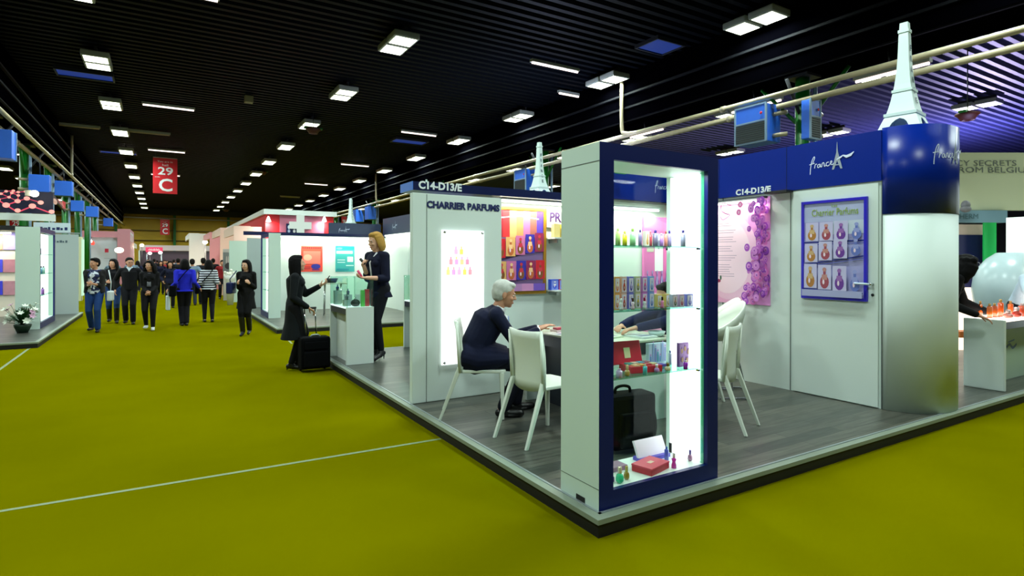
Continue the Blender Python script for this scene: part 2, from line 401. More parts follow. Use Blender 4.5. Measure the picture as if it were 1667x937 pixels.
for i, (u, v, s) in enumerate([(-6, 258, 1.15), (65, 313, 1), (104, 319, 1), (150, 353, 1), (176, 368, 1), (126, 344, .9)]):
    p = ox(u, v, [-5.35, -5.56, -5.35, -5.35, -5.35, -5.56][i])
    heater((p.x, p.y, p.z), R_(-90), ['blue air heater at the upper left edge of the photo', 'blue air heater left of a green column above the molecule sign', 'blue air heater above the red and white picture board',
            'blue air heater above the pink stand, second smallest of the left row', 'blue air heater at the far end of the left row, smallest of all', 'blue air heater half hidden behind a green column on the left'][i], s*.72)

# ---- hall lamps
LAMPG = glow('#f2fbe0', 5.0); TUBEG = glow('#ffe9e4', 2.6)
def lamp(loc, label, group, on=2, power=P_LAMP, color=C_LAMP):
    t = empty('ceiling_light', loc, label, 'ceiling light', group)
    m = MB()
    for s_ in (-1, 1): m.box((-.29, s_*.31-.28, -.12), (.29, s_*.31+.28, .02), LAMPBODY, .03)
    m.box((-.03, -.5, 0), (.03, .5, .15), DSTEEL); m.build('housing', t, local=True)
    for s_ in (-1, 1): MB().box((-.24, s_*.31-.23, -.128), (.24, s_*.31+.23, -.115), LAMPG).build('diffuser', t, local=True)
    l = area(t, (0, 0, 0), (.5, 1.1), power, color); l.location = (0, 0, -.15)
    return t
proto = None
rows = [(-9.36, 'far left row beyond the pipes', 3, 12), (-3.52, 'left row', 0, 12), (2.44, 'middle row', -1, 12), (8.27, 'right row', -1, 12), (14.1, 'row beyond the right hand pipes', -1, 9), (19.8, 'outermost right row', -1, 9)]
YS = 15.01
for x, nm, k0, k1 in rows:
    c = 0
    for k in range(k0-4, k1):
        y = (14.6 if x > 0 else 15.01) + 4.62*k
        if y < -7 or y > 64: continue
        if x == 8.27: y -= .4
        lb = 'twin square hall lamp, %s of the %s' % (ORD[c] if c < 14 else 'last', nm); c += 1
        if proto is None: proto = lamp((x, y, 6.6), lb, 'ceiling lamps, ' + nm)
        else: copy_to(proto, (x, y, 6.6), 0, lb, 'ceiling lamps, ' + nm)
def tube_lamp(loc, label, on=True, L=1.5, rz=0):
    t = empty('tube_light', loc, label, 'tube light', rz=rz)
    MB().box((-L/2, -.06, 0), (L/2, .06, .07), LAMPBODY).build('housing', t, local=True)
    if loc[2] > 6: MB().tube([(0, 0, .07), (0, 0, ZC+.095-loc[2])], .012, DSTEEL, 6).build('hanger', t, local=True)
    else: MB().tube([(0, .03, .03), (0, .1, 5.5-loc[2])], .012, DSTEEL, 6).build('hanger', t, local=True)
    g = MB().tube([(-L/2+.03, 0, -.02), (L/2-.03, 0, -.02)], .028, TUBEG if on else mat('dead_tube', '#a89c80', .4), 8); g.build('tube', t, local=True)
    return t
tl = [(-1.95, 9.9, 1), (-1.95, 19.43, 1), (-1.95, 28.3, 1), (-1.95, 37, 1), (-1.95, 46, 1), (6.55, 9.6, 1), (6.53, 18.8, 1), (6.53, 27.6, 1), (6.53, 36.5, 1), (6.53, 45.5, 0), (-4.9, 24.4, 0), (-2.6, 24.3, 0), (8.4, 11.4, 1), (9.6, 11.3, 1), (-8.5, 33, 1)]
tn = ['nearest aisle tube, cut by the top edge of the photo', 'second of the aisle tubes, above the red banner', 'just above the large red banner', 'far down the aisle behind the red banner', 'at the far end of the aisle',
      'right of the middle row of lamps, nearest', 'between the middle and right rows of lamps, second', 'between the middle and right rows, third', 'between the middle and right rows, fourth', 'dim one farthest to the right',
      'unlit dull one left of the left row of lamps', 'unlit dull one right of the left row of lamps', 'short pale one above the right row lamp', 'short pale one near the right girder', 'beyond the left girder above the molecule sign']
for (x, y, on), n_ in zip(tl, tn): tube_lamp((x, y, 6.62), 'thin tube light, ' + n_, on, 1.5 if x not in (8.4, 9.6) else .9)
# long lamps hung under the right pipes
for i, (u, v) in enumerate([(1230, 172), (1052, 216), (1450, 117)]):
    p = ox(u, v, 9.3); t = tube_lamp((p.x, p.y, p.z), 'cream trough lamp hung below the right hand pipes, %s' % ['above the blue heater', 'above the showcase corner', 'left of the white tower top'][i], True, 1.3, R_(90))
# skylights: flat blue panes
for i, (x, y, sx, sy) in enumerate([(7.95, 7.3, .42, .34), (-3.95, 17.1, .62, .3), (6.9, 20.8, .7, .35), (-3.9, 30.5, .7, .3)]):
    t = empty('roof_light', (x, y, ZC-.02), 'small blue roof light pane, %s' % ['right of the middle lamps', 'beside the left row of lamps', 'above the lamps behind the lettered panel', 'far down the left row'][i], 'roof light')
    MB().box((x-sx, y-sy, ZC-.06), (x+sx, y+sy, ZC-.03), glow('#1f4fd0', .3)).build('pane', t)
    f = MB()
    for a, b in (((x-sx-.04, y-sy-.04), (x+sx+.04, y-sy)), ((x-sx-.04, y+sy), (x+sx+.04, y+sy+.04)), ((x-sx-.04, y-sy), (x-sx, y+sy)), ((x+sx, y-sy), (x+sx+.04, y+sy))): f.box((*a, ZC-.09), (*b, ZC), LAMPBODY)
    f.mats = [DSTEEL]; f.build('frame', t)
# red electric fan heaters hung from ceiling
for i, (u, v, d) in enumerate([(1575, 188, 14), (510, 212, 20), (427, 281, 33), (368, 342, 52)]):
    p = D(u, v, d); t = empty('hanging_heater', p, 'dull red hanging heater below the ceiling, %s' % ['beyond the white tower at right', 'beside the middle row of lamps', 'farther along the middle row of lamps', 'far end of the middle row of lamps'][i], 'heater')
    MB().lathe([(.06, -.08), (.14, -.12), (.2, -.02), (.26, .02), (.24, .06), (.1, .1)], p, mat('rust_red_casing', '#420c05', .6), 16).build('shade', t)
    MB().tube([p+Vector((0, 0, .1)), (p.x, p.y, ZC)], .012, DSTEEL, 6).build('rod', t)
    MB().box(p+Vector((-.3, -.08, .04)), p+Vector((.3, .08, .09)), GREEN).build('bracket', t)
p = D(405, 162, 18); t = empty('speaker_box', p, 'small beige box hanging from the ceiling between the lamp rows', 'speaker')
MB().box(p-Vector((.12, .12, .1)), p+Vector((.12, .12, .1)), mat('beige_box', '#6e6a40', .6), .01).build('casing', t)
MB().tube([p+Vector((0, 0, .1)), (p.x, p.y, ZC)], .01, DSTEEL, 6).build('rod', t)

# ---- hanging red banners
def banner(u0, v0, u1, v1, d, label, full=True, plain=None):
    a = D(u0, v0, d); b = D(u1, v1, d); W_ = (Vector((b.x-a.x, b.y-a.y))).length; x0 = (a.x+b.x)/2 - W_/2; y = (a.y+b.y)/2; z1, z0 = a.z, b.z; H_ = z1-z0
    t = empty('hanging_banner', (x0+W_/2, y, z0), label, 'banner')
    MB().box((x0, y-.01, z0), (x0+W_, y+.01, z1), RED).build('cloth', t)
    f = MB(); f.tube([(x0, y, z1), (x0+W_, y, z1)], .02, ALU, 8)
    for x in (x0+.1, x0+W_-.1): f.tube([(x, y, z1), (x, y, ZC+.08)], .006, DSTEEL, 5)
    f.build('hanger', t)
    yy = y-.012
    if plain: text(plain, (x0+W_*.2, yy, z0+H_*.25), (1, 0, 0), W_*.6, H_*.5, TXWHITE, t); return
    text('You are in', (x0+W_*.18, yy, z1-H_*.13), (1, 0, 0), W_*.62, H_*.05, TXWHITE, t, bold=0)
    text('hall', (x0+W_*.38, yy, z1-H_*.23), (1, 0, 0), W_*.24, H_*.06, TXWHITE, t, bold=0)
    text('29', (x0+W_*.2, yy, z0+H_*.52), (1, 0, 0), W_*.62, H_*.22, TXWHITE, t)
    text('C', (x0+W_*.24, yy, z0+H_*.06), (1, 0, 0), W_*.56, H_*.36, TXWHITE, t)
    text('aisle', (x0+W_*.08, yy, z0+H_*.445), (1, 0, 0), W_*.2, H_*.03, TXWHITE, t, bold=0)
banner(252, 257, 286, 315, 27.5, 'large red banner reading 29 C hanging over the aisle')
banner(262, 357, 275, 382, 58, 'small distant red banner reading 29 C before the mustard wall')
banner(711.5, 283, 733, 322, 31, 'red banner half hidden behind the dark header bar above the lettered panel')
banner(18, 355, 34, 372, 48, 'red board reading 29 beyond the left stand', plain='29')
banner(556, 352, 564, 372, 50, 'tiny red banner behind the distant white tower', plain='29')
# ================================================================ stand platforms
ZP = .111
TRIM = mat('pale_edge_trim', '#8a9686', .4, metal=.1, noise=.03)
def platform(x0, y0, x1, y1, nm):
    MB().box((x0+.045, y0+.045, 0.0), (x1-.045, y1-.045, ZP-.002), WOOD).build('floor_platform_' + nm, kind='structure')
    m = MB()
    m.box((x0+.012, y0+.012, 0), (x1-.012, y0+.044, ZP-.03), BLACK); m.box((x0+.012, y1-.044, 0), (x1-.012, y1-.012, ZP-.03), BLACK)
    m.box((x0+.012, y0+.044, 0), (x0+.044, y1-.044, ZP-.03), BLACK); m.box((x1-.044, y0+.044, 0), (x1-.012, y1-.044, ZP-.03), BLACK)
    m.build('baseboard_' + nm, kind='structure')
    m = MB()
    m.box((x0, y0, ZP-.03), (x1, y0+.06, ZP), TRIM); m.box((x0, y1-.06, ZP-.03), (x1, y1, ZP), TRIM)
    m.box((x0, y0+.06, ZP-.03), (x0+.06, y1-.06, ZP), TRIM); m.box((x1-.06, y0+.06, ZP-.03), (x1, y1-.06, ZP), TRIM)
    m.box((x0+.06, y0+.06, ZP-.001), (x1-.06, y0+.075, ZP+.006), ALU); m.box((x0+.06, y0+.06, ZP-.001), (x0+.075, y1-.06, ZP+.006), ALU)
    m.build('trim_' + nm, kind='structure')
platform(0, 0, 22, 7.0, 'near'); platform(0, 10.85, 14, 17.9, 'far'); platform(-13, 10.88, -4.06, 17.95, 'left')

# ================================================================ main stand walls and fascias
MB().box((1.16, 3.35, ZP), (4.16, 3.42, 2.42), WALLP).build('wall_stand_back', kind='structure')
m = MB(); m.box((4.08, .47, ZP), (4.15, 3.35, 2.42), WALLP)
for y in (.47, 1.46, 2.4): m.box((4.074, y-.004, ZP), (4.08, y+.004, 2.42), mat('panel_joint', '#56615e', .6))
m.build('wall_stand_side', kind='structure')
def logo(pic, x, y, s, txt=True, m=None, m2=None):
    m = m or mat('logo_white', '#dfe9ff', .5); m2 = m2 or mat('logo_grey', '#9aa6b4', .5)
    # handwritten word france with tower and wave; s = height of the tower
    if txt:
        u = s*.12
        L = [[(.0, -1.6), (.15, .2), (.6, 2.2), (1.3, 3.3), (1.5, 2.9), (.9, 1.6)], [(-.3, 1.2), (.6, 1.35), (1.5, 1.5)], [(1.5, 0), (1.7, .9), (1.8, 1.1), (2.3, 1.15)],
             [(3.3, 1.0), (2.7, .9), (2.5, .3), (3.0, .1), (3.4, 1.0), (3.5, .2), (3.9, .3)], [(3.9, .1), (4.1, 1.1), (4.6, 1.2), (4.8, .2), (5.2, .4)],
             [(6.2, 1.2), (5.5, 1.1), (5.4, .4), (6.0, .2), (6.5, .5)], [(6.5, .6), (7.1, .9), (7.2, 1.4), (6.8, 1.3), (6.8, .6), (7.4, .4), (8.0, .9), (8.6, 1.5)]]
        for l in L: pic.line([(x + p[0]*u, y + s*.12 + p[1]*u) for p in spline([(a, b*1.15) for a, b in l], 4)], u*.24, m)
        tx = x + 8.9*u
    else: tx = x
    # tower silhouette
    for sg in (-1, 1):
        pic.poly([(tx+sg*s*.03, y+s*.62), (tx+sg*s*.20, y-s*.02), (tx+sg*s*.12, y-s*.02), (tx+sg*s*.0, y+s*.3), (tx, y+s*.6)] if sg > 0 else [(tx, y+s*.6), (tx, y+s*.3), (tx-s*.12, y-s*.02), (tx-s*.20, y-s*.02), (tx-s*.03, y+s*.62)], m2)
    pic.rect(tx-s*.13, y+s*.12, tx+s*.13, y+s*.16, m2); pic.poly([(tx-s*.035, y+s*.5), (tx+s*.035, y+s*.5), (tx+s*.006, y+s), (tx-s*.006, y+s)], m2)
    pic.line([(tx-s*.02, y+s*.34), (tx+s*.12, y+s*.40), (tx+s*.22, y+s*.46), (tx+s*.34, y+s*.40), (tx+s*.50, y+s*.44), (tx+s*.62, y+s*.54)], [s*.03, s*.07, s*.05, s*.1, s*.1, s*.02], m)
def small_text_on(t, s, O, ux, w, h, m): return text(s, O, ux, w, h, m, t, bold=.03, name='lettering')
t = empty('fascia_board', (3.4, 3.35, 2.42), 'tall navy fascia on the back wall seen through the showcase', 'fascia')
MB().box((2.62, 3.28, 2.42), (4.055, 3.42, 2.93), NAVY).build('board', t)
MB().box((2.62, 3.20, 2.405), (4.05, 3.34, 2.419), DSTEEL).build('bottom_rail', t)
pc_ = Pic((3.75, 3.279, 2.58), (1, 0, 0)); logo(pc_, 0, 0, .26); pc_.build('printed_logo', t)
MB().box((2.5, 3.2, 2.6), (2.56, 3.23, 2.68), DSTEEL).build('bracket', t)
t = empty('exit_sign', (2.95, 3.0, 2.93), 'small green exit sign above the back fascia seen through the showcase', 'sign')
MB().box((2.88, 3.1, 2.74), (3.06, 3.14, 2.83), glow('#2a9a20', .6)).build('box', t); MB().tube([(2.97, 3.12, 2.8), (2.97, 3.3, 2.95)], .008, DSTEEL, 6).build('arm', t)
t = empty('header_bar', (1.3, 3.2, 2.33), 'low dark navy header bar over the lettered panel with white stand number', 'fascia')
MB().box((.08, 3.07, 2.335), (2.61, 3.42, 2.425), NAVYD).build('bar', t)
MB().box((.072, 3.07, 2.335), (.08, 3.42, 2.425), mat('lit_blue_end', '#4a7fe0', .4)).build('lit_end_face', t)  # end face coloured lighter for the light that falls on it
text('C14-D13/E', (.14, 3.068, 2.35), (1, 0, 0), .5, .085, TXWHITE, t, bold=.04)
STRIP = glow('#fbffe8', 9)
def strip(p0, p1, r, label, power, direction, parent=None):
    c = (Vector(p0)+Vector(p1))/2; t = empty('strip_light', c, label, 'strip light'); d = Vector(p1)-Vector(p0)
    MB().tube([p0, p1], r, STRIP, 8).build('tube', t)
    q = MB(); n = d.normalized(); w_ = n.cross(Vector((0, 0, 1)))*.03
    q.add([Vector(p0)+w_+Vector((0, 0, r+.004)), Vector(p1)+w_+Vector((0, 0, r+.004)), Vector(p1)-w_+Vector((0, 0, r+.004)), Vector(p0)-w_+Vector((0, 0, r+.004)),
           Vector(p0)+w_+Vector((0, 0, r+.02)), Vector(p1)+w_+Vector((0, 0, r+.02)), Vector(p1)-w_+Vector((0, 0, r+.02)), Vector(p0)-w_+Vector((0, 0, r+.02))], [(0, 1, 2, 3), (7, 6, 5, 4), (0, 4, 5, 1), (1, 5, 6, 2), (2, 6, 7, 3), (3, 7, 4, 0)], ALU).build('holder', t)
    l = area(t, c - Vector((0, 0, r+.02)), (d.length, .05), power, (1, .98, .78), direction)
    l.rotation_euler = Matrix((n, Vector(direction).cross(n)*-1, -Vector(direction))).transposed().to_euler()
    return t
strip((1.22, 3.22, 2.30), (3.75, 3.22, 2.30), .014, 'long bright strip light under the back wall header', 30, Vector((0, .25, -1)).normalized())
strip((4.0, 1.76, 2.335), (4.0, 3.2, 2.335), .012, 'strip light above the pink poster at the right wall', 8, Vector((.15, 0, -1)).normalized())
t = empty('fascia_board', (4.05, 1.9, 2.42), 'long navy fascia above the door wall with a white handwritten logo', 'fascia')
m = MB(); m.box((4.06, .47, 2.42), (4.16, 3.42, 2.93), NAVY)
for y in (1.5, 2.45): m.box((4.057, y-.003, 2.42), (4.06, y+.003, 2.93), NAVYD)
m.build('board', t)
MB().box((4.02, 1.75, 2.36), (4.079, 3.3, 2.385), DSTEEL).build('bottom_rail', t)
MB().box((3.93, 1.42, 2.395), (4.06, 1.70, 2.42), BLACK).build('soffit_shade', t)  # black box standing in for the shade in the fascia gap
text('C14-D13/E', (4.057, 2.19, 2.43), (0, -1, 0), .49, .075, TXWHITE, t, bold=.04)
pc_ = Pic((4.059, 1.235, 2.60), (0, -1, 0)); logo(pc_, .02, 0, .285); pc_.build('printed_logo', t)
# rounded end of the wall
def stad(z, r=.42, off=0):
    r = r+off; pts = [(4.16, .47)] ; cx, cy = 4.50, .47
    out = [(cx - r, cy + .0)]
    for i in range(1, 13): a = math.pi + math.pi/2*i/12; out.append((cx + r*math.cos(a), cy + r*math.sin(a)))
    out.append((4.62, cy - r))
    for i in range(1, 13): a = -math.pi/2 + math.pi/2*i/12; out.append((4.62 + r*math.cos(a), cy + r*math.sin(a)))
    return out
t = empty('rounded_pillar', (4.56, .47, ZP), 'wide rounded pillar with gloss navy top, white below, carrying the large white tower', 'pillar')
def pillar_mb(z0, z1, m, off=0): return MB().prism(stad(0, off=off) + [(5.04+off, .75), (4.08-off, .75)] if False else stad(0, off=off), lambda x, y: (x, y, z0), lambda x, y: (x, y, z1), m, False)
def smooth_side(mb):
    n = len(mb.sm)
    for i in range(2, n): mb.sm[i] = True
    return mb
smooth_side(pillar_mb(ZP, 2.08, WALLP)).build('white_shaft', t); smooth_side(pillar_mb(2.08, 2.95, NAVY, .006)).build('navy_band', t)
class CylPic(Pic):
    def pt(s, x, y):
        r = .428 + s.k*.0006; z = 2.42 + y
        if x < .22: a = -math.pi/2 - (.22 - x)/.42; return Vector((4.50 + r*math.cos(a), .47 + r*math.sin(a), z))
        if x < .34: return Vector((4.50 + x - .22, .47 - r, z))
        a = -math.pi/2 + (x - .34)/.42
        return Vector((4.62 + r*math.cos(a), .47 + r*math.sin(a), z))
cp = CylPic((0, 0, 0), (1, 0, 0)); logo(cp, .0, .16, .29); cp.build('printed_logo', t)
# ---- white model towers
def tower(loc, s, label, rz=R_(8)):
    t = empty('model_tower', loc, label, 'model tower', rz=rz)
    def w_(z):
        k = [(0, .19), (.1, .155), (.18, .125), (.26, .105), (.34, .09), (.46, .07), (.6, .056), (.78, .046), (.95, .042), (1.0, .038), (1.09, .034)]
        for (a, b), (c, d) in zip(k, k[1:]):
            if z <= c: return b + (d-b)*(z-a)/(c-a)
        return .034
    zs = [0, .03, .06, .09, .115, .13, .16, .2, .24, .28, .33, .4, .48, .56, .65, .75, .85, .95, 1.0, 1.09]
    m = MB()
    for q in range(4):
        c, sn = math.cos(q*math.pi/2), math.sin(q*math.pi/2)
        f = lambda sx, z, o=0: ((w_(z)-o)*c - sx*sn, (w_(z)-o)*sn + sx*c, z)
        arch = lambda z: .088*math.sqrt(max(0, 1-(z/.125)**2))
        for z0, z1 in zip(zs, zs[1:]):
            a0, a1 = arch(z0) if z0 < .125 else 0, arch(z1) if z1 < .125 else 0
            for o in (0, .012):
                W0, W1 = w_(z0)-o, w_(z1)-o
                if a0 > 0: m.add([f(-W0, z0, o), f(-a0, z0, o), f(-a1, z1, o), f(-W1, z1, o)], [(0, 1, 2, 3)], TOWER); m.add([f(a0, z0, o), f(W0, z0, o), f(W1, z1, o), f(a1, z1, o)], [(0, 1, 2, 3)], TOWER)
                else: m.add([f(-W0, z0, o), f(W0, z0, o), f(W1, z1, o), f(-W1, z1, o)], [(0, 1, 2, 3)], TOWER)
            if a0 > 0:
                for sg in (-1, 1): m.add([f(sg*a0, z0, 0), f(sg*a0, z0, .012), f(sg*a1, z1, .012), f(sg*a1, z1, 0)], [(0, 1, 2, 3)], TOWER)
    m.add([(x*.034, y*.034, 1.09) for x, y in ((-1, -1), (1, -1), (1, 1), (-1, 1))], [(0, 1, 2, 3)], TOWER)
    m.build('tower_shell', t, local=True)
    for z, h in ((.16, .03), (.40, .025), (.99, .03)): ww = w_(z)+.008; MB().box((-ww, -ww, z), (ww, ww, z+h), TOWER).build('platform_band', t, local=True)
    M0 = t.rotation_euler.copy(); L0 = t.location.copy()
    for i, ch in enumerate('FRANCE'):
        z = .80 - i*.105
        o = text(ch, (-.018, -w_(z)-.004, z), (1, 0, 0), .036, .06, mat('tower_letters', '#3a5560', .5), None, uy=(0, (w_(z)-w_(z+.06)), .06), bold=.03)
        o.parent = t; o.name = 'letter'
    t.scale = (s,)*3
    return t
tower((4.53, .47, 2.95), 1.06, 'large white model tower with FRANCE in vertical letters on top of the navy pillar')
p = D(878, 309, 12.3); tower((p.x, p.y, 2.97), 1.06, 'white model tower standing behind the header bar, left of the showcase')
t = empty('rounded_pillar', (p.x, p.y, ZP), 'navy topped pillar hidden under the white tower behind the header bar', 'pillar')
t['label'] = 'navy pillar under the second white tower, mostly hidden by the back wall'
MB().lathe([(.4, ZP), (.4, 2.1)], (p.x, p.y, 0), WALLP, 28).build('white_shaft', t); MB().lathe([(.405, 2.1), (.405, 2.97)], (p.x, p.y, 0), NAVY, 28).build('navy_band', t)
p = D(571, 370, 22.8); tower((p.x, p.y, 2.9), 1.06, 'small distant white model tower above the far stand fascia', R_(40))
t = empty('rounded_pillar', (p.x, p.y, 0), 'navy pillar beneath the small distant white tower behind the far stand', 'pillar')
MB().lathe([(.4, 0), (.4, 2.1)], (p.x, p.y, 0), WALLP, 28).build('white_shaft', t); MB().lathe([(.405, 2.1), (.405, 2.9)], (p.x, p.y, 0), NAVYD, 28).build('navy_band', t)
p = D(694, 297, 26); tower((p.x, p.y, p.z-.9), .95, 'tip of a white model tower poking above the white stand number')
t = empty('sign_post', (p.x, p.y, 0), 'slim post holding the farthest white tower, hidden behind the panel', 'post'); MB().tube([(p.x, p.y, 0), (p.x, p.y, p.z-.9)], .12, NAVYD, 12).build('shaft', t)

# ---- lettered panel with light box
t = empty('partition_panel', (.6, 3.08, ZP), 'white partition panel lettered CHARRIER PARFUMS left of the seated man', 'panel')
m = MB(); m.box((.08, 3.08, ZP), (1.15, 3.16, 2.31), WALLP, .008); m.build('board', t)
m = MB(); m.box((.235, 3.077, ZP), (.24, 3.08, 2.3), mat('panel_joint', '#56615e', .6)); m.build('joint_line', t)
text('CHARRIER PARFUMS', (.235, 3.078, 2.155), (1, 0, 0), .885, .078, TXNAVY, t, bold=.05)
BOXP = glow('#f6fffb', 1.35)
t = empty('light_box_poster', (.65, 3.05, .49), 'glowing white light box poster with faded pink bottles on the partition panel', 'poster')
MB().box((.4, 3.045, .49), (.905, 3.07, 1.93), BOXP).build('lit_panel', t)
f = MB()
for x in (.425, .88):
    for z in (.515, 1.905): f.tube([(x, 3.078, z), (x, 3.03, z)], .013, CHROME, 10)
f.build('standoff', t)
pk = Pic((.4, 3.044, .49), (1, 0, 0)); cols = ['#ffb0d0', '#ffd76a', '#ff9aa8', '#f0a0d8', '#ffc890', '#ff8fb0', '#ffe08a', '#d8a0f0']
g = lambda c: mat('glowprint_' + c.strip('#'), c, .5, emit=c, es=.9)
k = 0
for row, (n_, y0, x0) in enumerate([(2, 1.18, .14), (4, 1.07, .08), (5, .96, .045)]):
    for i in range(n_):
        x = x0 + i*.065; pk.rect(x, y0, x+.04, y0+.055, g(cols[k % 8])); pk.rect(x+.012, y0+.055, x+.028, y0+.085, g(cols[(k+3) % 8])); k += 1
pk.ell(.38, 1.0, .02, .008, g('#e8c8f0')); pk.ell(.4, .18, .012, .008, g('#ffd0b8')); pk.build('printed_bottles', t)

# ---- framed posters
def bottle_art(p, x, y, w_, h, c1, c2, box=None):
    if box: p.rect(x-w_*.75, y-h*.06, x+w_*.75, y+h*1.12, box)
    p.ell(x, y+h*.3, w_*.5, h*.32, c1); p.rect(x-w_*.3, y+h*.4, x+w_*.3, y+h*.66, c2); p.rect(x-w_*.14, y+h*.66, x+w_*.14, y+h*.84, c1); p.ell(x, y+h*.9, w_*.22, h*.1, c2); p.ell(x-w_*.1, y+h*.3, w_*.12, h*.12, pc('#f0d8e8'))
GOLD = mat('gold_frame', '#b8892a', .35, metal=.5, noise=.1)
t = empty('framed_poster', (1.5, 3.34, 1.2), 'gold framed poster of colourful perfume boxes behind the seated man', 'poster')
x0, x1, z0, z1 = 1.17, 1.925, 1.2, 2.25
MB().box((x0+.03, 3.325, z0+.03), (x1-.03, 3.345, z1-.03), pc('#8a70a8')).build('print', t)
f = MB()
for a, b in (((x0, z0), (x1, z0+.04)), ((x0, z1-.04), (x1, z1)), ((x0, z0+.04), (x0+.04, z1-.04)), ((x1-.04, z0+.04), (x1, z1-.04))): f.box((a[0], 3.31, a[1]), (b[0], 3.348, b[1]), GOLD)
f.build('frame', t)
p = Pic((x0+.04, 3.324, z0+.04), (1, 0, 0)); W_, H_ = x1-x0-.08, z1-z0-.08
cc = ['#c01828', '#d8a868', '#c06aa0', '#3028a0', '#882050', '#e0b070']
for i, c in enumerate(['#a01830', '#d03038', '#e8b878', '#c89860', '#c070a8', '#a06058', '#5038b0']): p.rect(W_*i/7, H_*.66, W_*(i+1)/7, H_, pc(c))
p.line([(W_*.1, H_*.9), (W_*.5, H_*.93), (W_*.9, H_*.9)], .012, pc('#e8d8e8'))
for r, (zz, sl) in enumerate([(.36, .1), (.09, .02), (-.2, 0)]):
    p.poly([(0, H_*zz), (W_, H_*(zz+sl+.06)), (W_, H_*(zz+sl+.10)), (0, H_*(zz+.03))] if zz > 0 else [(0, H_*.0), (W_, 0), (W_, H_*.04), (0, H_*.04)], pc('#2a1840'))
    for i in range(5):
        if zz < 0: break
        x = W_*(.1+i*.2); y = H_*(zz + .05 + sl*(i+.5)/5); bottle_art(p, x, y, W_*.13, H_*.2, pc('#b86030' if i % 2 else '#7a4a20'), pc('#e8c090' if i % 2 else '#c03040'), pc(cc[(i+r) % 5]))
for i, c in enumerate(['#d8b070', '#b080b8', '#c88ac0', '#7050b8']): p.rect(W_*(i*.25), H_*.0, W_*(i+1)*.25, H_*.09, pc(c))
p.build('printed_art', t)
PURF = mat('blue_violet_frame', '#2c22c0', .3, noise=.03)
t = empty('framed_poster', (4.06, .95, 1.2), 'blue framed poster with rows of perfume bottles on the white door', 'poster')
y0, y1, z0, z1 = 1.305, .595, 1.19, 2.27   # left, right
MB().box((4.05, y1+.02, z0+.02), (4.072, y0-.02, z1-.02), pc('#a8a8d8', .25)).build('print', t)
f = MB()
for a, b in (((y1, z0), (y0, z0+.03)), ((y1, z1-.03), (y0, z1)), ((y1, z0+.03), (y1+.03, z1-.03)), ((y0-.03, z0+.03), (y0, z1-.03))): f.box((4.035, a[0], a[1]), (4.073, b[0], b[1]), PURF)
f.build('frame', t)
p = Pic((4.049, y0-.03, z0+.03), (0, -1, 0)); W_, H_ = .65, 1.02
p.rect(0, H_*.8, W_, H_, pc('#b0b8dc', .25)); p.rect(W_*.0, H_*.62, W_*.8, H_*.8, pc('#9c98cc', .25)); p.rect(W_*.5, H_*.66, W_, H_*.8, pc('#c8d4e4', .25))
for (ya, yb, hh) in [(.60, .60, .2), (.36, .44, .2), (.10, .06, .26)]:
    p.line([(0, H_*(ya-.02)), (W_, H_*(yb-.02+.01))], .014, pc('#24308c', .25)); p.line([(0, H_*(ya-.045)), (W_, H_*(yb-.035))], .008, pc('#5058b0', .25))
    for i, (c1, c2) in enumerate([('#b07838', '#c8a878'), ('#a04858', '#c08880'), ('#6c3c98', '#9868b0'), ('#6878c0', '#98a0d8')]):
        x = W_*(.14+i*.25); y = H_*(ya + (yb-ya)*(.14+i*.25)); 
        if i == 0 and ya > .3: p.rect(x-.07, y, x+.07, y+H_*.19, pc('#b8b0d8', .25))
        bottle_art(p, x, y+.005, W_*.15, H_*hh*.85, pc(c1, .25), pc(c2, .25), pc('#c4c0e4', .25) if i != 3 else None)
p.rect(0, 0, W_, H_*.07, pc('#a8acd4', .25))
p.build('printed_art', t)
text('Charrier Parfums', (4.046, y0-.12, z0+.91), (0, -1, 0), .5, .075, pc('#8aa832'), t, uy=(0, .0, 1), bold=0, name='lettering')
text('Les', (4.046, y0-.34, z0+1.0), (0, -1, 0), .06, .03, pc('#8aa832'), t, bold=0)
text('Les Parfums de France', (4.046, y0-.16, z0+.05), (0, -1, 0), .42, .04, pc('#5a5048'), t, bold=0)
# ---- door in the side wall
t = empty('door_panel', (4.07, .95, ZP), 'white door panel in the side wall behind the blue framed poster', 'door')
MB().box((4.066, .50, ZP+.01), (4.073, 1.42, 2.40), WALLP).build('leaf', t)
h = MB(); h.tube([(4.066, .55, 1.37), (4.0, .55, 1.37)], .012, CHROME, 8); h.tube([(4.0, .55, 1.37), (4.0, .70, 1.375)], .011, mat('pale_handle', '#cfe0f0', .3), 8); h.build('door_handle', t)
MB().tube([(4.066, .55, 1.26), (4.055, .55, 1.26)], .014, DSTEEL, 10).build('key_hole', t)
text('CHARRIER PARFUMS', (4.07, 1.415, 2.29), (0, -1, 0), .905, .075, TXNAVY, None, bold=.05, name='wall_lettering', label='navy CHARRIER PARFUMS lettering over the blue framed poster', cat='lettering')
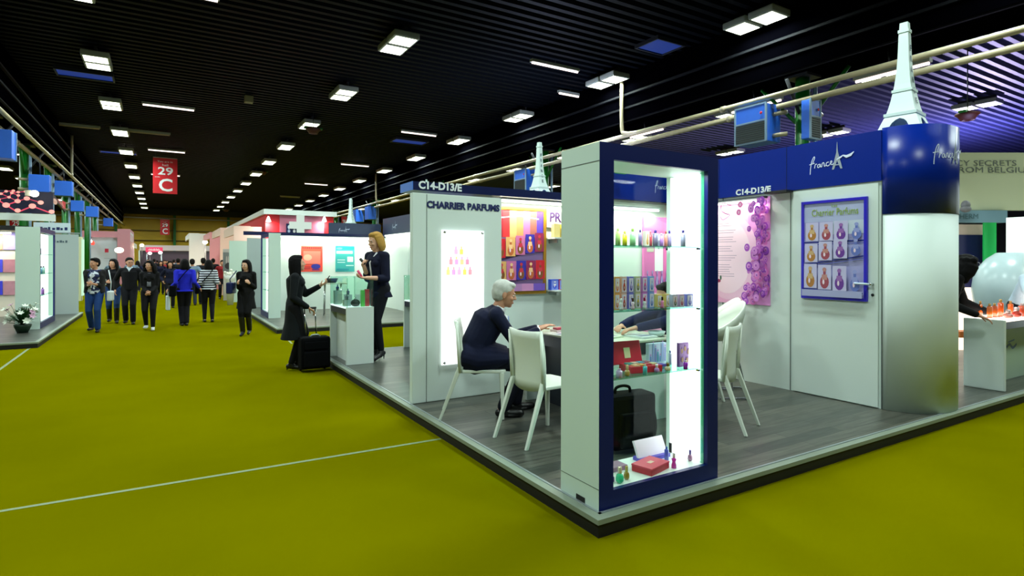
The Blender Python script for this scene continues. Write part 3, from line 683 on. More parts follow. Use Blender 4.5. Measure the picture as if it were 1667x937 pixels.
# ---- pink poster
t = empty('wall_poster', (4.07, 2.2, 1.07), 'tall pink poster with lilac roses and small text on the right wall', 'poster')
y0, y1, z0, z1 = 2.72, 1.715, 1.07, 2.38
MB().box((4.068, y1, z0), (4.076, y0, z1), pc('#e8a0d0')).build('sheet', t)
p = Pic((4.067, y0, z0), (0, -1, 0)); W_, H_ = y0-y1, z1-z0
p.rect(0, 0, W_, H_, pc('#ecaed6')); p.rect(W_*.7, 0, W_, H_, pc('#d890d0')); p.ell(W_*.42, H_*.45, W_*.42, H_*.42, pc('#f0c4e0'), 30); p.ell(W_*.40, H_*.45, W_*.34, H_*.36, pc('#f4d8e8'), 30); rr = random.Random(2)
for i in range(120):
    z = rr.random()*H_; dens = .12 if z > H_*.2 else .26
    x = W_ - abs(rr.gauss(0, dens*.55))*W_*1.1
    if x < W_*.62 or z < .03 or z > H_-.05: continue
    r = rr.uniform(.025, .06); c = rr.choice(['#a848c4', '#c468cc', '#cc7cd0', '#9040b8', '#d870c0']); x = min(x, W_-r*.7)
    p.ell(x, z, r*.8, r, pc(c)); p.ell(x-r*.1, z+r*.1, r*.45, r*.5, pc('#dc98dc')); p.ell(x, z, r*.22, r*.25, pc('#a848b8'))
for x, z in ((.06, .93), (.1, .86), (.33, .9), (.72, .93), (.7, .86)): p.ell(W_*x+.03, H_*z, .035, .04, pc('#e878b8')); p.ell(W_*x+.03, H_*z, .015, .02, pc('#f4b8dc'))
p.line(spline([(W_*.62, H_*.93), (W_*.5, H_*.96), (W_*.47, H_*.9), (W_*.53, H_*.86), (W_*.6, H_*.84), (W_*.5, H_*.8), (W_*.46, H_*.84)], 4), .012, pc('#d878b8'))
z = .76
for i in range(24):
    if i in (2, 5, 9, 13, 17): z -= .022; continue
    ww = rr.uniform(.28, .52)*W_; p.rect(W_*.45-ww/2, H_*z, W_*.45+ww/2, H_*z+.006, pc('#a08aa8')); z -= .0215
p.ell(W_*.45, H_*.22, .03, .022, pc('#8a1848')); p.ell(W_*.48, H_*.25, .014, .03, pc('#2a5a40'))
for i in range(12): p.rect(W_*.05, H_*(.03+i*.012), W_*.19, H_*(.03+i*.012)+.008, pc('#e04880'))
p.ring(W_*.12, H_*.2, .07, .01, pc('#e04880')); p.rect(W_*.05, H_*.03, W_*.2, H_*.065, pc('#d82868'))
p.build('printed_art', t)

# ---- back wall: lettered sign and two shelves
t = empty('shelf_sign', (2.2, 3.34, 2.05), 'white sign lettered PRI in violet at the left edge of the showcase', 'sign')
MB().box((1.945, 3.325, 2.02), (2.66, 3.345, 2.27), mat('sign_white', '#f0ecf0', .5)).build('board', t)
text('PRI', (1.985, 3.322, 2.085), (1, 0, 0), .2, .125, pc('#2c0a48'), t, bold=.03); scribble(Pic((2.05, 3.324, 2.035), (1, 0, 0)), 0, 0, .3, .03, pc('#a83080')).build('small_print', t)
def shelf(x0, x1, y0, y1, z, label, th=.018):
    t = empty('wall_shelf', ((x0+x1)/2, y1, z-th), label, 'shelf'); MB().box((x0, y0, z-th), (x1, y1, z), WHITE).build('board', t)
    b = MB()
    for x in (x0+.06, x1-.06): b.box((x-.01, y0+.03, z-th-.05), (x+.01, y1, z-th), ALU)
    b.build('bracket', t)
shelf(1.94, 2.66, 3.15, 3.35, 1.89, 'upper white wall shelf right of the gold framed poster'); shelf(1.94, 2.66, 3.15, 3.35, 1.245, 'lower white wall shelf right of the gold framed poster')

# ================================================================ small goods
def perfume_box(x, y, z, w_, d, h, col, label, group, art=None, rz=0, cat='box'):
    t = empty('perfume_box', (x, y, z), label, cat, group, rz)
    MB().box((-w_/2, -d/2, 0), (w_/2, d/2, h), pc(col, .35)).build('carton', t, local=True)
    if art:
        p = Pic((-w_/2, -d/2-.0002, 0), (1, 0, 0)); p.rect(w_*.1, h*.06, w_*.9, h*.9, pc(art[0], .3)); bottle_art(p, w_*.5, h*.12, w_*.5, h*.7, pc(art[1], .3), pc(art[2], .3)); p.build('printed_face', t, local=True)
    return t
def bottle(x, y, z, h, r, col, cap_, label, group=None, shape='slim'):
    t = empty('perfume_bottle', (x, y, z), label, 'perfume bottle', group)
    pr = dict(slim=[(r*.9, 0), (r, .01*h), (r, .78*h), (r*.5, .82*h)], round=[(r*.5, 0), (r*.95, h*.12), (r, h*.3), (r*.8, h*.5), (r*.3, h*.6)], waist=[(r, 0), (r*.95, h*.2), (r*.6, h*.4), (r*.95, h*.6), (r*.35, h*.68)])[shape]
    MB().lathe(pr, (0, 0, 0), mat('liquid_' + col.strip('#'), col, .12, spec=.8, coat=.5, noise=.03), 14).build('bottle_body', t, local=True)
    ht = pr[-1][1]; MB().lathe([(r*.45, ht), (r*.5, ht+.02*h), (r*.5, h*.97), (r*.3, h)], (0, 0, 0), mat('cap_' + cap_.strip('#'), cap_, .2, metal=.4, noise=.03), 12).build('cap', t, local=True)
    return t
for i, (x, c, n_) in enumerate([(2.03, '#e8d890', 'cream'), (2.16, '#c8b840', 'yellow'), (2.29, '#f0e8e0', 'white'), (2.42, '#d890c0', 'pink')]): perfume_box(x, 3.26, 1.89, .09, .06, .17, c, n_ + ' carton on the upper wall shelf beside the poster', None)
for i, (x, c, n_) in enumerate([(1.99, '#3058d8', 'blue'), (2.11, '#b02858', 'crimson'), (2.22, '#e8c8d0', 'pale pink'), (2.36, '#5040b0', 'violet')]): perfume_box(x, 3.25, 1.245, .115, .06, .13, c, n_ + ' carton on the lower wall shelf beside the poster', None, ('#8090e0', c, '#f0f0f0'))
# ---- pink display board at the back wall
t = empty('display_board', (3.75, 3.33, ZP), 'tall pink display board with bottle pictures seen through the showcase', 'display board')
MB().box((3.56, 3.3, ZP), (4.02, 3.34, 2.22), pc('#e070b8')).build('board', t)
p = Pic((3.56, 3.299, ZP), (1, 0, 0)); p.poly([(0, 1.95), (.46, 1.9), (.46, 2.02), (.2, 2.09), (0, 2.05)], pc('#f080c0')); p.rect(.05, 1.72, .42, 1.88, pc('#f6b8dc'))
p.rect(.2, 1.35, .36, 1.85, pc('#ffffff')); p.rect(.05, 1.62, .18, 1.8, pc('#c8c8b8')); p.rect(.26, 1.66, .29, 1.78, pc('#8080a8'))
for i in range(5): bottle_art(p, .06+i*.09, 1.12, .06, .24, pc('#7858b0'), pc('#a890d0'))
p.rect(.02, .5, .44, 1.05, pc('#f0a8d0')); p.build('printed_art', t)
# ================================================================ glazed corner showcase
LP = glow('#f4fffc', 2.6)
x0, x1, y0, y1, zt = .074, 1.127, .085, .465, 2.311
t = empty('showcase', (.6, .275, ZP), 'tall navy framed corner showcase with glowing side and perfumes on glass shelves', 'showcase')
CASEW = mat('case_white', '#d2e8de', .45, noise=.02, nscale=2)
INW = mat('case_inner_white', '#d8f0e4', .4, noise=.01)
m = MB(); m.box((x0, y0, ZP), (x0+.03, y1, zt), CASEW); m.box((x0-.0015, y0, 2.195), (x0, y1, 2.2), mat('panel_joint', '#56615e', .6)); m.box((x0-.0015, y0, .24), (x0, y1, .243), mat('panel_joint', '#56615e', .6))
m.box((x0-.003, .215, ZP+.008), (x0, .30, ZP+.038), BLACK); m.build('side_panel', t)
m = MB(); m.box((x0+.03, y0+.03, ZP), (.175, y1, zt), INW); m.box((1.03, y0+.03, ZP), (x1, y1, zt), INW); m.build('inner_cheek', t)
m = MB(); ft = .03
NF = mat('case_navy_front', '#01155c', .4, spec=.3, noise=.05)
m.box((x0+.03 - .0302+.002, y0-.002, ZP), (.186, y0+ft, zt), NF); m.box((1.022, y0-.002, ZP), (x1, y0+ft, zt), NF); m.box((.186, y0-.002, 2.212), (1.022, y0+ft, zt), NF); m.box((.186, y0-.002, ZP), (1.022, y0+ft, .22), NF)
m.build('front_frame', t)
MB().box((x0+.03, y0+.03, 2.212), (x1, y1, zt), INW).build('top_panel', t); MB().box((.175, y0+.03, ZP), (1.03, y1, .22), mat('lit_base_white', '#e6f2ea', .4)).build('base_panel', t)
MB().box((1.0, .15, .225), (1.0299, .40, 2.20), LP).build('light_panel', t)
m = MB(); m.box((1.018, y0+ft, .22), (1.03, .145, 2.21), GLASSG); m.build('glass_edge', t)
for z, n_ in ((1.70, 1), (1.29, 2), (.87, 3)):
    s_ = MB().box((.18, y0+ft+.03, z-.008), (1.0, y1-.01, z), GLASSG).build('glass_shelf', t)
    c = MB()
    for (x, y) in ((.19, .14), (.19, .42), (.993, .14), (.993, .42)): c.box((x-.008, y-.01, z-.02), (x+.008, y+.01, z-.0085), CHROME)
    c.build('shelf_clip', s_)
MB().box((.19, y1-.006, .225), (1.0, y1-.001, 2.205), GLASSB).build('glass_back', t)
MB().box((.99, .38, .224), (1.012, .40, .29), BLACK).build('lock', t)
l = area(t, (.6, .17, 2.205), (.75, .08), 9.0, (.9, 1, .95), Vector((0, .12, -1)).normalized())  # added light without a fixture, brightens the fronts of the goods
def sx(u, v, y): return oy(u, v, y).x
# top shelf
for i, (u, c, cp_, h, r, n_) in enumerate([(1006, '#b8e080', '#d8f0a0', .12, .017, 'pale lime'), (1017, '#e0d830', '#e8e060', .10, .016, 'yellow'), (1030, '#a0e0a8', '#a8d870', .12, .02, 'mint green'),
        (1042, '#9088b8', '#503890', .115, .012, 'grey violet'), (1059, '#e06070', '#f0a0b0', .11, .012, 'coral pink'), (1067, '#8888a8', '#5040a0', .115, .019, 'smoky violet'), (1077, '#c090e0', '#e0c8f0', .095, .014, 'lilac'),
        (1084, '#e89880', '#c86060', .112, .012, 'salmon'), (1090, '#a8a0d0', '#6048a8', .115, .016, 'pale violet')]):
    bottle(sx(u, 390, .32), .32, 1.70, h, r, c, cp_, n_ + ' slim perfume bottle on the top glass shelf')
perfume_box(sx(1051.5, 390, .32), .32, 1.70, .036, .03, .105, '#f4f0e0', 'white carton with a gold bottle picture on the top glass shelf', None, ('#fff8e8', '#d8a830', '#e8c878'))
bottle(sx(1112, 390, .2), .2, 1.70, .115, .017, '#b0b8d8', '#5850a8', 'lone grey blue bottle at the lit end of the top glass shelf')
# middle shelf: two tiers of picture cartons
CB = [('#f0a860', '#e08850', 'orange', '#fff0d8'), ('#e0b8b0', '#a05038', 'peach', '#c84830'), ('#7878d8', '#5048b0', 'blue violet', '#c8b8f0'), ('#c8c8a0', '#60703c', 'olive', '#d8b830'), ('#d080d8', '#8850b0', 'orchid', '#f05098'), ('#80a8e8', '#4878c8', 'sky blue', '#b0c8f8')]
for r in (0, 1):
    for i, (c, a1, n_, a2) in enumerate(CB):
        u = 1001.5 + i*11.2
        perfume_box(sx(u, 492, .25), .25 + .0*r, 1.29 + r*.106, .043, .04, .104, c, n_ + ' picture carton in the %s tier on the middle glass shelf' % ('lower', 'upper')[r], 'picture cartons on the middle glass shelf', ('#e8e0f4', a1, a2))
for i, (u, c, a1, a2, n_) in enumerate([(1071, '#e8c070', '#d08830', '#f0e0a0', 'amber'), (1085, '#d8b870', '#b89030', '#e8d8a8', 'dull gold'), (1096, '#c8c0d8', '#506848', '#d89890', 'pale grey'), (1107, '#d0a8d0', '#c05870', '#f0d0d0', 'rose'), (1120, '#8088d8', '#4058c0', '#a8a8e0', 'periwinkle')]):
    perfume_box(sx(u, 492, .27 if u < 1090 else .2), .27 if u < 1090 else .2, 1.29, .045 if u < 1115 else .062, .035, .085, c, n_ + ' carton on the right half of the middle glass shelf', 'picture cartons on the middle glass shelf', ('#e8e4f0', a1, a2))
for u, c, cp_, n_ in [(1011, '#f0eef4', '#f8f8f8', 'white'), (1030, '#f4d8e8', '#503020', 'blush'), (1049, '#f0f0f4', '#b02050', 'white crimson capped'), (1078, '#f088b8', '#3a2018', 'pink')]:
    bottle(sx(u, 500, .18), .18, 1.29, .075, .013, c, cp_, n_ + ' doll like bottle standing before the cartons on the middle shelf', None, 'waist')
# lower shelf
REDB = pc('#d03848', .35)
GX = sx(1041, 600, .28) - .39
t = empty('gift_box', (.39+GX, .29, .87), 'open red gift box with a raised lid on the lowest glass shelf', 'gift box')
b = MB(); b.rbox((.39+GX, .27, .892), (.24, .15, .044), REDB, R_(-10), .003); b.build('tray', t)
lid = MB().rbox((.355+GX, .375, .98), (.24, .02, .155), REDB, R_(-6), .003, 0, R_(-14)).build('lid', t)
q = MB().rbox((.355+GX, .362, .98), (.05, .002, .07), pc('#e8dcb0'), R_(-6), 0, 0, R_(-14)).build('gold_label', lid)
c = MB()
for i in range(4):
    for j in range(2): c.rbox((.31+GX+i*.052+j*.006, .235+j*.07, .917), (.04, .05, .012), pc(['#e8b890', '#48b0a8', '#d8a050', '#f0e0d0', '#c03848', '#58c0d8', '#d8d0a0', '#a06878'][i*2+j]), R_(-10), .002)
c.build('miniature_set', t)
t = perfume_box(sx(1068, 580, .40), .40, .87, .17, .03, .15, '#c8dcf0', 'pale blue box with slim bottle pictures on the lowest glass shelf', None)
p = Pic((-.085, -.0155, 0), (1, 0, 0))
for i in range(7): p.rect(.012+i*.022, .02, .024+i*.022, .06+.03*((i*3) % 4), pc(['#5890c8', '#88a8d8', '#7080c0', '#40a0b0'][i % 4])); p.ell(.018+i*.022, .07+.03*((i*3) % 4), .005, .008, pc('#b080c0'))
p.build('printed_face', t, local=True)
t = perfume_box(sx(1113, 578, .24), .24, .87, .115, .02, .165, '#8858a8', 'upright purple box with gold bottles near the lit end of the lowest shelf', None)
p = Pic((-.0575, -.0105, 0), (1, 0, 0)); p.rect(.006, .008, .109, .157, pc('#a078b8'))
for x, y in ((.028, .11), (.058, .125), (.09, .1), (.03, .05), (.075, .045), (.1, .06)): p.ell(x, y, .011, .018, pc('#b08868')); p.ell(x, y+.02, .004, .006, pc('#7848a0'))
p.build('printed_face', t, local=True)
MB().box((.70, .30, .87), (.86, .35, .885), pc('#6048b0')).build('leaflet_box', label='flat violet box lying on the lowest glass shelf', cat='box')
for x, y, c, cp_, h, r, s_, n_ in [(sx(1021, 605, .17), .17, '#b89850', '#e8d8a0', .075, .018, 'round', 'gold ring shaped'), (sx(1008, 608, .16), .16, '#b8a0c8', '#e0d0e8', .06, .02, 'slim', 'mauve'), (sx(1050, 605, .15), .15, '#40b8c8', '#e8e0c0', .07, .014, 'slim', 'turquoise'),
        (sx(1069, 603, .17), .17, '#c890d8', '#f0f0f8', .055, .018, 'round', 'lilac round'), (sx(1087, 602, .17), .17, '#e8e0b8', '#806830', .055, .02, 'round', 'cream round'), (sx(1091, 592, .33), .33, '#d8e8f8', '#5070b0', .1, .011, 'slim', 'tall pale blue'), (sx(1116, 598, .15), .15, '#a020c8', '#e8d8e0', .06, .014, 'slim', 'vivid purple')]:
    bottle(x, y, .87, h, r, c, cp_, n_ + ' bottle at the front of the lowest glass shelf', None, s_)
# floor of the case
RX = sx(1059, 760, .22)
t = empty('gift_box', (RX, .23, .22), 'closed red gift box lying on the base of the showcase', 'gift box')
MB().rbox((RX, .22, .238), (.22, .15, .036), pc('#c02838', .35), R_(14), .003).build('tray', t); l_ = MB().rbox((RX, .22, .262), (.224, .154, .012), pc('#d84058', .35), R_(14), .003).build('lid', t)
MB().rbox((RX, .22, .269), (.05, .03, .002), pc('#e8c8b0'), R_(14)).build('gold_label', l_)
t = empty('gift_box', (.72, .34, .22), 'white gift box with a violet base at the back of the showcase floor', 'gift box')
MB().box((.66, .33, .22), (.93, .42, .245), pc('#5c50c0')).build('tray', t); MB().rbox((.795, .395, .295), (.27, .02, .12), pc('#f0e8f4'), 0, .002, 0, R_(-25)).build('lid', t)
perfume_box(.36, .35, .22, .28, .1, .03, '#a08098', 'long patterned box lying at the back left of the showcase floor', None)
perfume_box(.235, .24, .22, .09, .12, .03, '#9868b0', 'small violet box lying at the left of the showcase floor', None)
for u, y, c, cp_, h, r, s_, n_ in [(1009, .15, '#30d898', '#f0e8c0', .1, .026, 'round', 'emerald green'), (1020, .17, '#a08830', '#d8c870', .085, .019, 'round', 'olive gold'), (1097, .16, '#e838c0', '#f8f0f4', .1, .017, 'waist', 'magenta'), (1085, .28, '#5060c8', '#4078d0', .1, .015, 'slim', 'blue'), (1131, .2, '#b080a0', '#7060a0', .075, .018, 'round', 'dusky mauve')]:
    bottle(min(sx(u, 765, y), .985), y, .22, h, r, c, cp_, n_ + ' bottle standing on the base of the showcase', None, s_)

# ================================================================ chairs
def make_chair(name):
    t = empty(name, (0, 0, 0), cat='chair')
    # backrest: curved solid panel
    vs = []; fs = []; nr, nc = 9, 9
    for side in (0, 1):
        for i in range(nr):
            z = .44 + .47*i/(nr-1); f = i/(nr-1); xb = -.19 - .045*f - .02*math.sin(f*math.pi)*-1
            for j in range(nc):
                q = -1 + 2*j/(nc-1); wd = .195 + .01*f; x = xb - .032*(1-q*q) + (.016 if side == 0 else -.006); zz = z + (.012*(q*q) if i == nr-1 else 0) - (.03*(1-q*q) if i == 0 else 0)
                vs.append((x, q*wd, zz))
    N = nr*nc
    for s_ in (0, 1):
        for i in range(nr-1):
            for j in range(nc-1): a = s_*N+i*nc+j; fs.append((a, a+1, a+nc+1, a+nc))
    for j in range(nc-1): fs += [(j, j+1, N+j+1, N+j), ((nr-1)*nc+j, (nr-1)*nc+j+1, N+(nr-1)*nc+j+1, N+(nr-1)*nc+j)]
    for i in range(nr-1): fs += [(i*nc, (i+1)*nc, N+(i+1)*nc, N+i*nc), (i*nc+nc-1, (i+1)*nc+nc-1, N+(i+1)*nc+nc-1, N+i*nc+nc-1)]
    MB().add(vs, fs, CHAIRW, True).build('backrest', t, local=True)
    pts = [(-.2, -.2), (.18, -.215), (.225, -.19), (.235, 0), (.225, .19), (.18, .215), (-.2, .2)]
    s_ = MB().prism(pts, lambda x, y: (x, y, .435), lambda x, y: (x, y, .465), CHAIRW); s_.build('seat', t, local=True, bevel=.008)
    for a in (-1, 1): MB().tube([(-.2, a*.2, .44), (-.235, a*.205, .905)], [.02, .012], CHAIRW, 8).build('back_rail', t, local=True)
    for a in (-1, 1):
        for (x0, z0, x1) in ((-.2, .5, -.39), (.19, .44, .20)):
            m = MB(); w0, w1 = .021, .013; y0_, y1_ = a*.195, a*(.21 if x1 < 0 else .20)
            for k in (0,):
                top = Vector((x0, y0_, z0)); bot = Vector((x1, y1_, 0))
                m.add([top+Vector((-w0, -w0*.8, 0)), top+Vector((w0, -w0*.8, 0)), top+Vector((w0, w0*.8, 0)), top+Vector((-w0, w0*.8, 0)), bot+Vector((-w1, -w1, 0)), bot+Vector((w1, -w1, 0)), bot+Vector((w1, w1, 0)), bot+Vector((-w1, w1, 0))],
                      [(0, 1, 2, 3), (7, 6, 5, 4), (0, 4, 5, 1), (1, 5, 6, 2), (2, 6, 7, 3), (3, 7, 4, 0)], CHAIRW)
            m.build('leg', t, local=True, bevel=.004)
    return t
ch = make_chair('white_chair'); ch.location = (.52, 2.375, ZP); ch.rotation_euler = (0, 0, R_(-29)); ch['label'] = 'white moulded plastic chair the grey haired man sits on'; ch['group'] = 'white chairs round the table'
copy_to(ch, (.67, 1.50, ZP), R_(7), 'empty white moulded plastic chair beside the seated man, nearest the showcase')
copy_to(ch, (2.58, 1.72, ZP), R_(178), 'white moulded plastic chair under the sitter in dark blue behind the showcase')
copy_to(ch, (2.16, 1.03, ZP), R_(112), 'white moulded plastic chair seen just right of the showcase post')
def shell_chair(x, y, rz, label):
    t = empty('shell_chair', (x, y, ZP), label, 'chair', 'white shell chairs', rz); vs = []; fs = []; n, k = 24, 7
    for sd in (0, .014):
        for i in range(k):
            f = i/(k-1)
            for j in range(n):
                a = 2*math.pi*j/n; back = .5 - .5*math.cos(a); rr = (.27-sd)*math.sin(f*math.pi/2); h = .60 + sd + (1-math.cos(f*math.pi/2))*(.10 + .34*back**1.5)
                vs.append((rr*math.cos(a), rr*math.sin(a)*.95, h))
    for s_ in (0, 1):
        for i in range(k-1):
            for j in range(n): b = s_*n*k; fs.append((b+i*n+j, b+i*n+(j+1) % n, b+(i+1)*n+(j+1) % n, b+(i+1)*n+j))
    for j in range(n): fs.append(((k-1)*n+j, (k-1)*n+(j+1) % n, n*k+(k-1)*n+(j+1) % n, n*k+(k-1)*n+j))
    MB().add(vs, fs, CHAIRW, True).build('seat_shell', t, local=True)
    for a in (-1, 1):
        MB().tube(spline([(-.1, a*.1, .67), (-.22, a*.2, .02), (-.18, a*.22, .014), (.2, a*.22, .014), (.24, a*.2, .03), (.1, a*.1, .67)], 5), .011, CHROME, 8).build('leg', t, local=True)
    MB().tube([(.2, -.2, .18), (.2, .2, .18)], .01, CHROME, 8).build('stretcher', t, local=True)
shell_chair(3.18, 1.72, R_(150), 'white shell chair on chrome sled legs left of the pink poster'); shell_chair(3.60, 2.10, R_(150), 'white shell chair on chrome sled legs close to the pink poster')

# ================================================================ table with papers
TT = .87
t = empty('meeting_table', (1.65, 2.0, ZP), 'white topped meeting table with black apron where the man sits', 'table')
TTOP = mat('table_top_white', '#c9cdb8', .3, noise=.03); TBLK = mat('table_black_side', '#0c1626', .4, noise=.1)
MB().box((1.18, 1.34, TT-.02), (2.15, 2.68, TT), TTOP, .004).build('tabletop', t)
MB().box((1.19, 1.35, TT-.13), (2.14, 2.67, TT-.021), TBLK).build('apron', t)
MB().box((1.20, 1.36, ZP), (2.14, 1.40, TT-.131), WHITE).build('end_panel', t); MB().box((1.20, 2.62, ZP), (2.14, 2.66, TT-.131), WHITE).build('end_panel', t)
MB().box((1.35, 1.41, ZP), (1.4, 2.61, TT-.131), TBLK).build('centre_panel', t)
for i, (x, y, rz, c, n_) in enumerate([(1.24, 2.12, .2, '#e8e8e0', 'white leaflet under the seated man\'s hand'), (1.34, 2.02, -.2, '#c8b0c8', 'pinkish brochure on the table beyond the man\'s hand'), (1.52, 1.72, .1, '#d8e0c8', 'pale folder lying on the table behind the showcase'), (1.8, 1.55, .05, '#e0e8e8', 'white booklet at the near table corner')]):
    t = empty('brochure', (x, y, TT), n_, 'brochure', rz=rz); MB().box((-.1, -.14, 0), (.1, .14, .006+.004*i), pc(c)).build('pages', t, local=True); p = Pic((-.08, -.1, .0065+.004*i), (1, 0, 0), (0, 1, 0)); p.rect(0, 0, .16, .08, pc('#a03850' if i == 1 else '#8890a0')); p.rect(.02, .12, .14, .13, pc('#606878')); p.build('printed_cover', t, local=True)
t = empty('tester_tray', (1.36, 2.25, TT), 'small tray with red testers on the table near the man\'s fingers', 'tray'); MB().box((1.29, 2.2, TT), (1.5, 2.32, TT+.025), pc('#d8c8c8')).build('tray', t)
MB().box((1.31, 2.22, TT+.025), (1.44, 2.3, TT+.045), pc('#a83048')).build('tester_card', t)
t = empty('glass_dish', (1.98, 1.5, TT), 'small clear dish on the table behind the showcase', 'dish'); MB().lathe([(.05, 0), (.07, .012), (.085, .05), (.08, .05), (.065, .015)], (1.98, 1.5, TT), mat('dish_glass', '#c8d8d8', .1), 18).build('bowl', t); 
# ---- black laptop bag behind showcase
t = empty('laptop_bag', (1.02, .86, ZP), 'black fabric laptop bag on wheels standing behind the showcase', 'bag')
MB().rbox((1.03, .87, ZP+.235), (.40, .20, .43), BFAB, R_(-8), .035).build('body', t); MB().rbox((1.02, .755, ZP+.18), (.30, .05, .27), BFAB, R_(-8), .02).build('front_pocket', t)
MB().tube(spline([(.9, .88, ZP+.44), (.91, .88, ZP+.49), (.97, .87, ZP+.505), (1.03, .86, ZP+.49), (1.04, .86, ZP+.44)], 4), .012, BFAB, 8).build('handle', t)
MB().tube(spline([(1.2, .83, ZP+.43), (1.25, .8, ZP+.25), (1.25, .8, ZP+.1), (1.2, .83, ZP+.05)], 4), .012, BFAB, 8).build('strap', t)
m = MB()
for x, y in ((.87, .9), (1.19, .85)): m.tube([(x-.01, y, ZP+.022), (x+.02, y, ZP+.022)], .022, BLACK, 12)
m.build('wheel', t)
# ================================================================ counters with glass cases at the left end
def counter(x0, y0, x1, y1, label, glass=True, zt=.93, rz=0):
    t = empty('display_counter', ((x0+x1)/2, (y0+y1)/2, ZP), label, 'counter')
    MB().box((x0, y0, ZP), (x1, y0+.045, zt), WHITE).build('end_panel', t); MB().box((x0, y1-.045, ZP), (x1, y1, zt), WHITE).build('end_panel', t)
    MB().box((x0+.005, y0+.046, zt-.11), (x1-.005, y1-.046, zt-.022), NAVYD).build('apron', t)
    MB().box((x0+.001, y0+.0455, zt-.02), (x1-.001, y1-.0455, zt), glow('#e8fff8', 1.1)).build('lit_top', t)
    MB().box((x0+.09, y0+.05, ZP), (x0+.11, y1-.05, zt-.111), WHITE).build('inner_panel', t)
    if glass:
        g = MB(); th = .006; a, b, c, d = x0+.01, x1-.01, y0+.01, y1-.01; e, f = zt, zt+.42
        g.box((a, c, e), (b, c+th, f), GLASS); g.box((a, d-th, e), (b, d, f), GLASS); g.box((a, c+th, e), (a+th, d-th, f), GLASS); g.box((b-th, c+th, e), (b, d-th, f), GLASS); g.box((a, c, f), (b, d, f+th), GLASS); g.build('glass_case', t)
        ed = MB()
        for x in (a, b):
            for y in (c, d): ed.box((x-.003, y-.003, e), (x+.003, y+.003, f), GLASSG)
        ed.build('glass_edge', t)
    return t
counter(.105, 5.66, .50, 6.62, 'white display counter with glass case where the blonde woman stands')
for (x, y, w_, d, h, c, n_) in [(.37, 5.78, .05, .05, .24, '#58b848', 'green'), (.44, 5.80, .06, .05, .25, '#c83848', 'red'), (.31, 5.82, .05, .05, .18, '#d8d8e0', 'white')]: perfume_box(x, y, .93, w_, d, h, c, n_ + ' upright carton inside the glass case on the counter', None)
t = empty('perfume_bottle', (.27, 5.8, .93), 'flat round black flask inside the glass case', 'perfume bottle'); MB().ell((.27, 5.8, .985), (.07, .03, .055), mat('black_gloss', '#0a1418', .1, noise=.05)).build('flask', t); MB().lathe([(.015, 0), (.018, .03)], (.27, 5.8, 1.035), CHROME, 10).build('cap', t)
for i, (x, y, n_) in enumerate([(.2, 6.0, 'near the middle of'), (.3, 6.3, 'toward the back of'), (.18, 6.45, 'at the far end of')]):
    t = empty('acrylic_riser', (x, y, .93), 'clear acrylic riser %s the glass case on the counter' % n_, 'riser'); MB().box((x-.05, y-.05, .93), (x+.05, y+.05, 1.02+.06*i), mat('acrylic', '#9ab0b0', .1, noise=.02)).build('block', t); MB().lathe([(.02, 0), (.025, .05), (.008, .06), (.008, .09)], (x, y, 1.02+.06*i), mat('dark_blue_bottle', '#284060', .1, noise=.03), 12).build('bottle', t)
c2 = counter(1.42, 6.0, 1.86, 6.9, 'second white display counter with glass case, partly behind the lettered panel')
perfume_box(1.58, 6.12, .93, .06, .05, .2, '#b8d8a0', 'pale green carton inside the second glass case', None); perfume_box(1.7, 6.15, .93, .07, .05, .16, '#e8e8d0', 'cream carton inside the second glass case', None)
t = empty('banner_panel', (2.0, 6.75, ZP), 'narrow blue and pink upright panel at the far edge of the lettered partition', 'panel')
MB().box((1.86, 6.93, ZP), (2.8, 6.98, 2.1), pc('#a8c0e8')).build('board', t); MB().box((1.86, 6.92, 2.1), (2.8, 6.98, 2.93), NAVY).build('navy_top', t); MB().box((1.859, 6.925, 1.9), (2.8, 6.93, 2.1), pc('#c040a0')).build('pink_band', t); MB().box((1.859, 6.925, .3), (2.8, 6.93, .5), pc('#c040a0')).build('pink_foot', t)

# ================================================================ trolley suitcase
cx, cy = -.25, 6.08
t = empty('trolley_suitcase', (cx, cy, 0), 'black cabin trolley suitcase with its chrome handle raised, beside the woman', 'suitcase')
MB().box((cx-.21, cy-.13, .045), (cx+.21, cy+.13, .50), BFAB, .04).build('body', t); MB().box((cx-.17, cy-.165, .08), (cx+.17, cy-.125, .30), BFAB, .018).build('front_pocket', t); MB().box((cx-.16, cy-.15, .33), (cx+.16, cy-.125, .44), BFAB, .012).build('upper_pocket', t)
for s_ in (-1, 1): MB().tube([(cx-.02+s_*.075, cy+.1, .48), (cx-.04+s_*.075, cy+.1, .90)], .009, CHROME, 8).build('handle_rod', t)
MB().tube([(cx-.13, cy+.1, .905), (cx+.05, cy+.1, .905)], .016, BLACK, 8).build('grip', t); MB().tube(spline([(cx-.06, cy-.02, .495), (cx-.03, cy-.03, .525), (cx+.05, cy-.03, .525), (cx+.08, cy-.02, .495)], 4), .01, ALU, 8).build('carry_handle', t)
for s_ in (-1, 1): MB().tube([(cx+s_*.17-.015, cy+.1, .035), (cx+s_*.17+.015, cy+.1, .035)], .035, BLACK, 14).build('wheel', t)
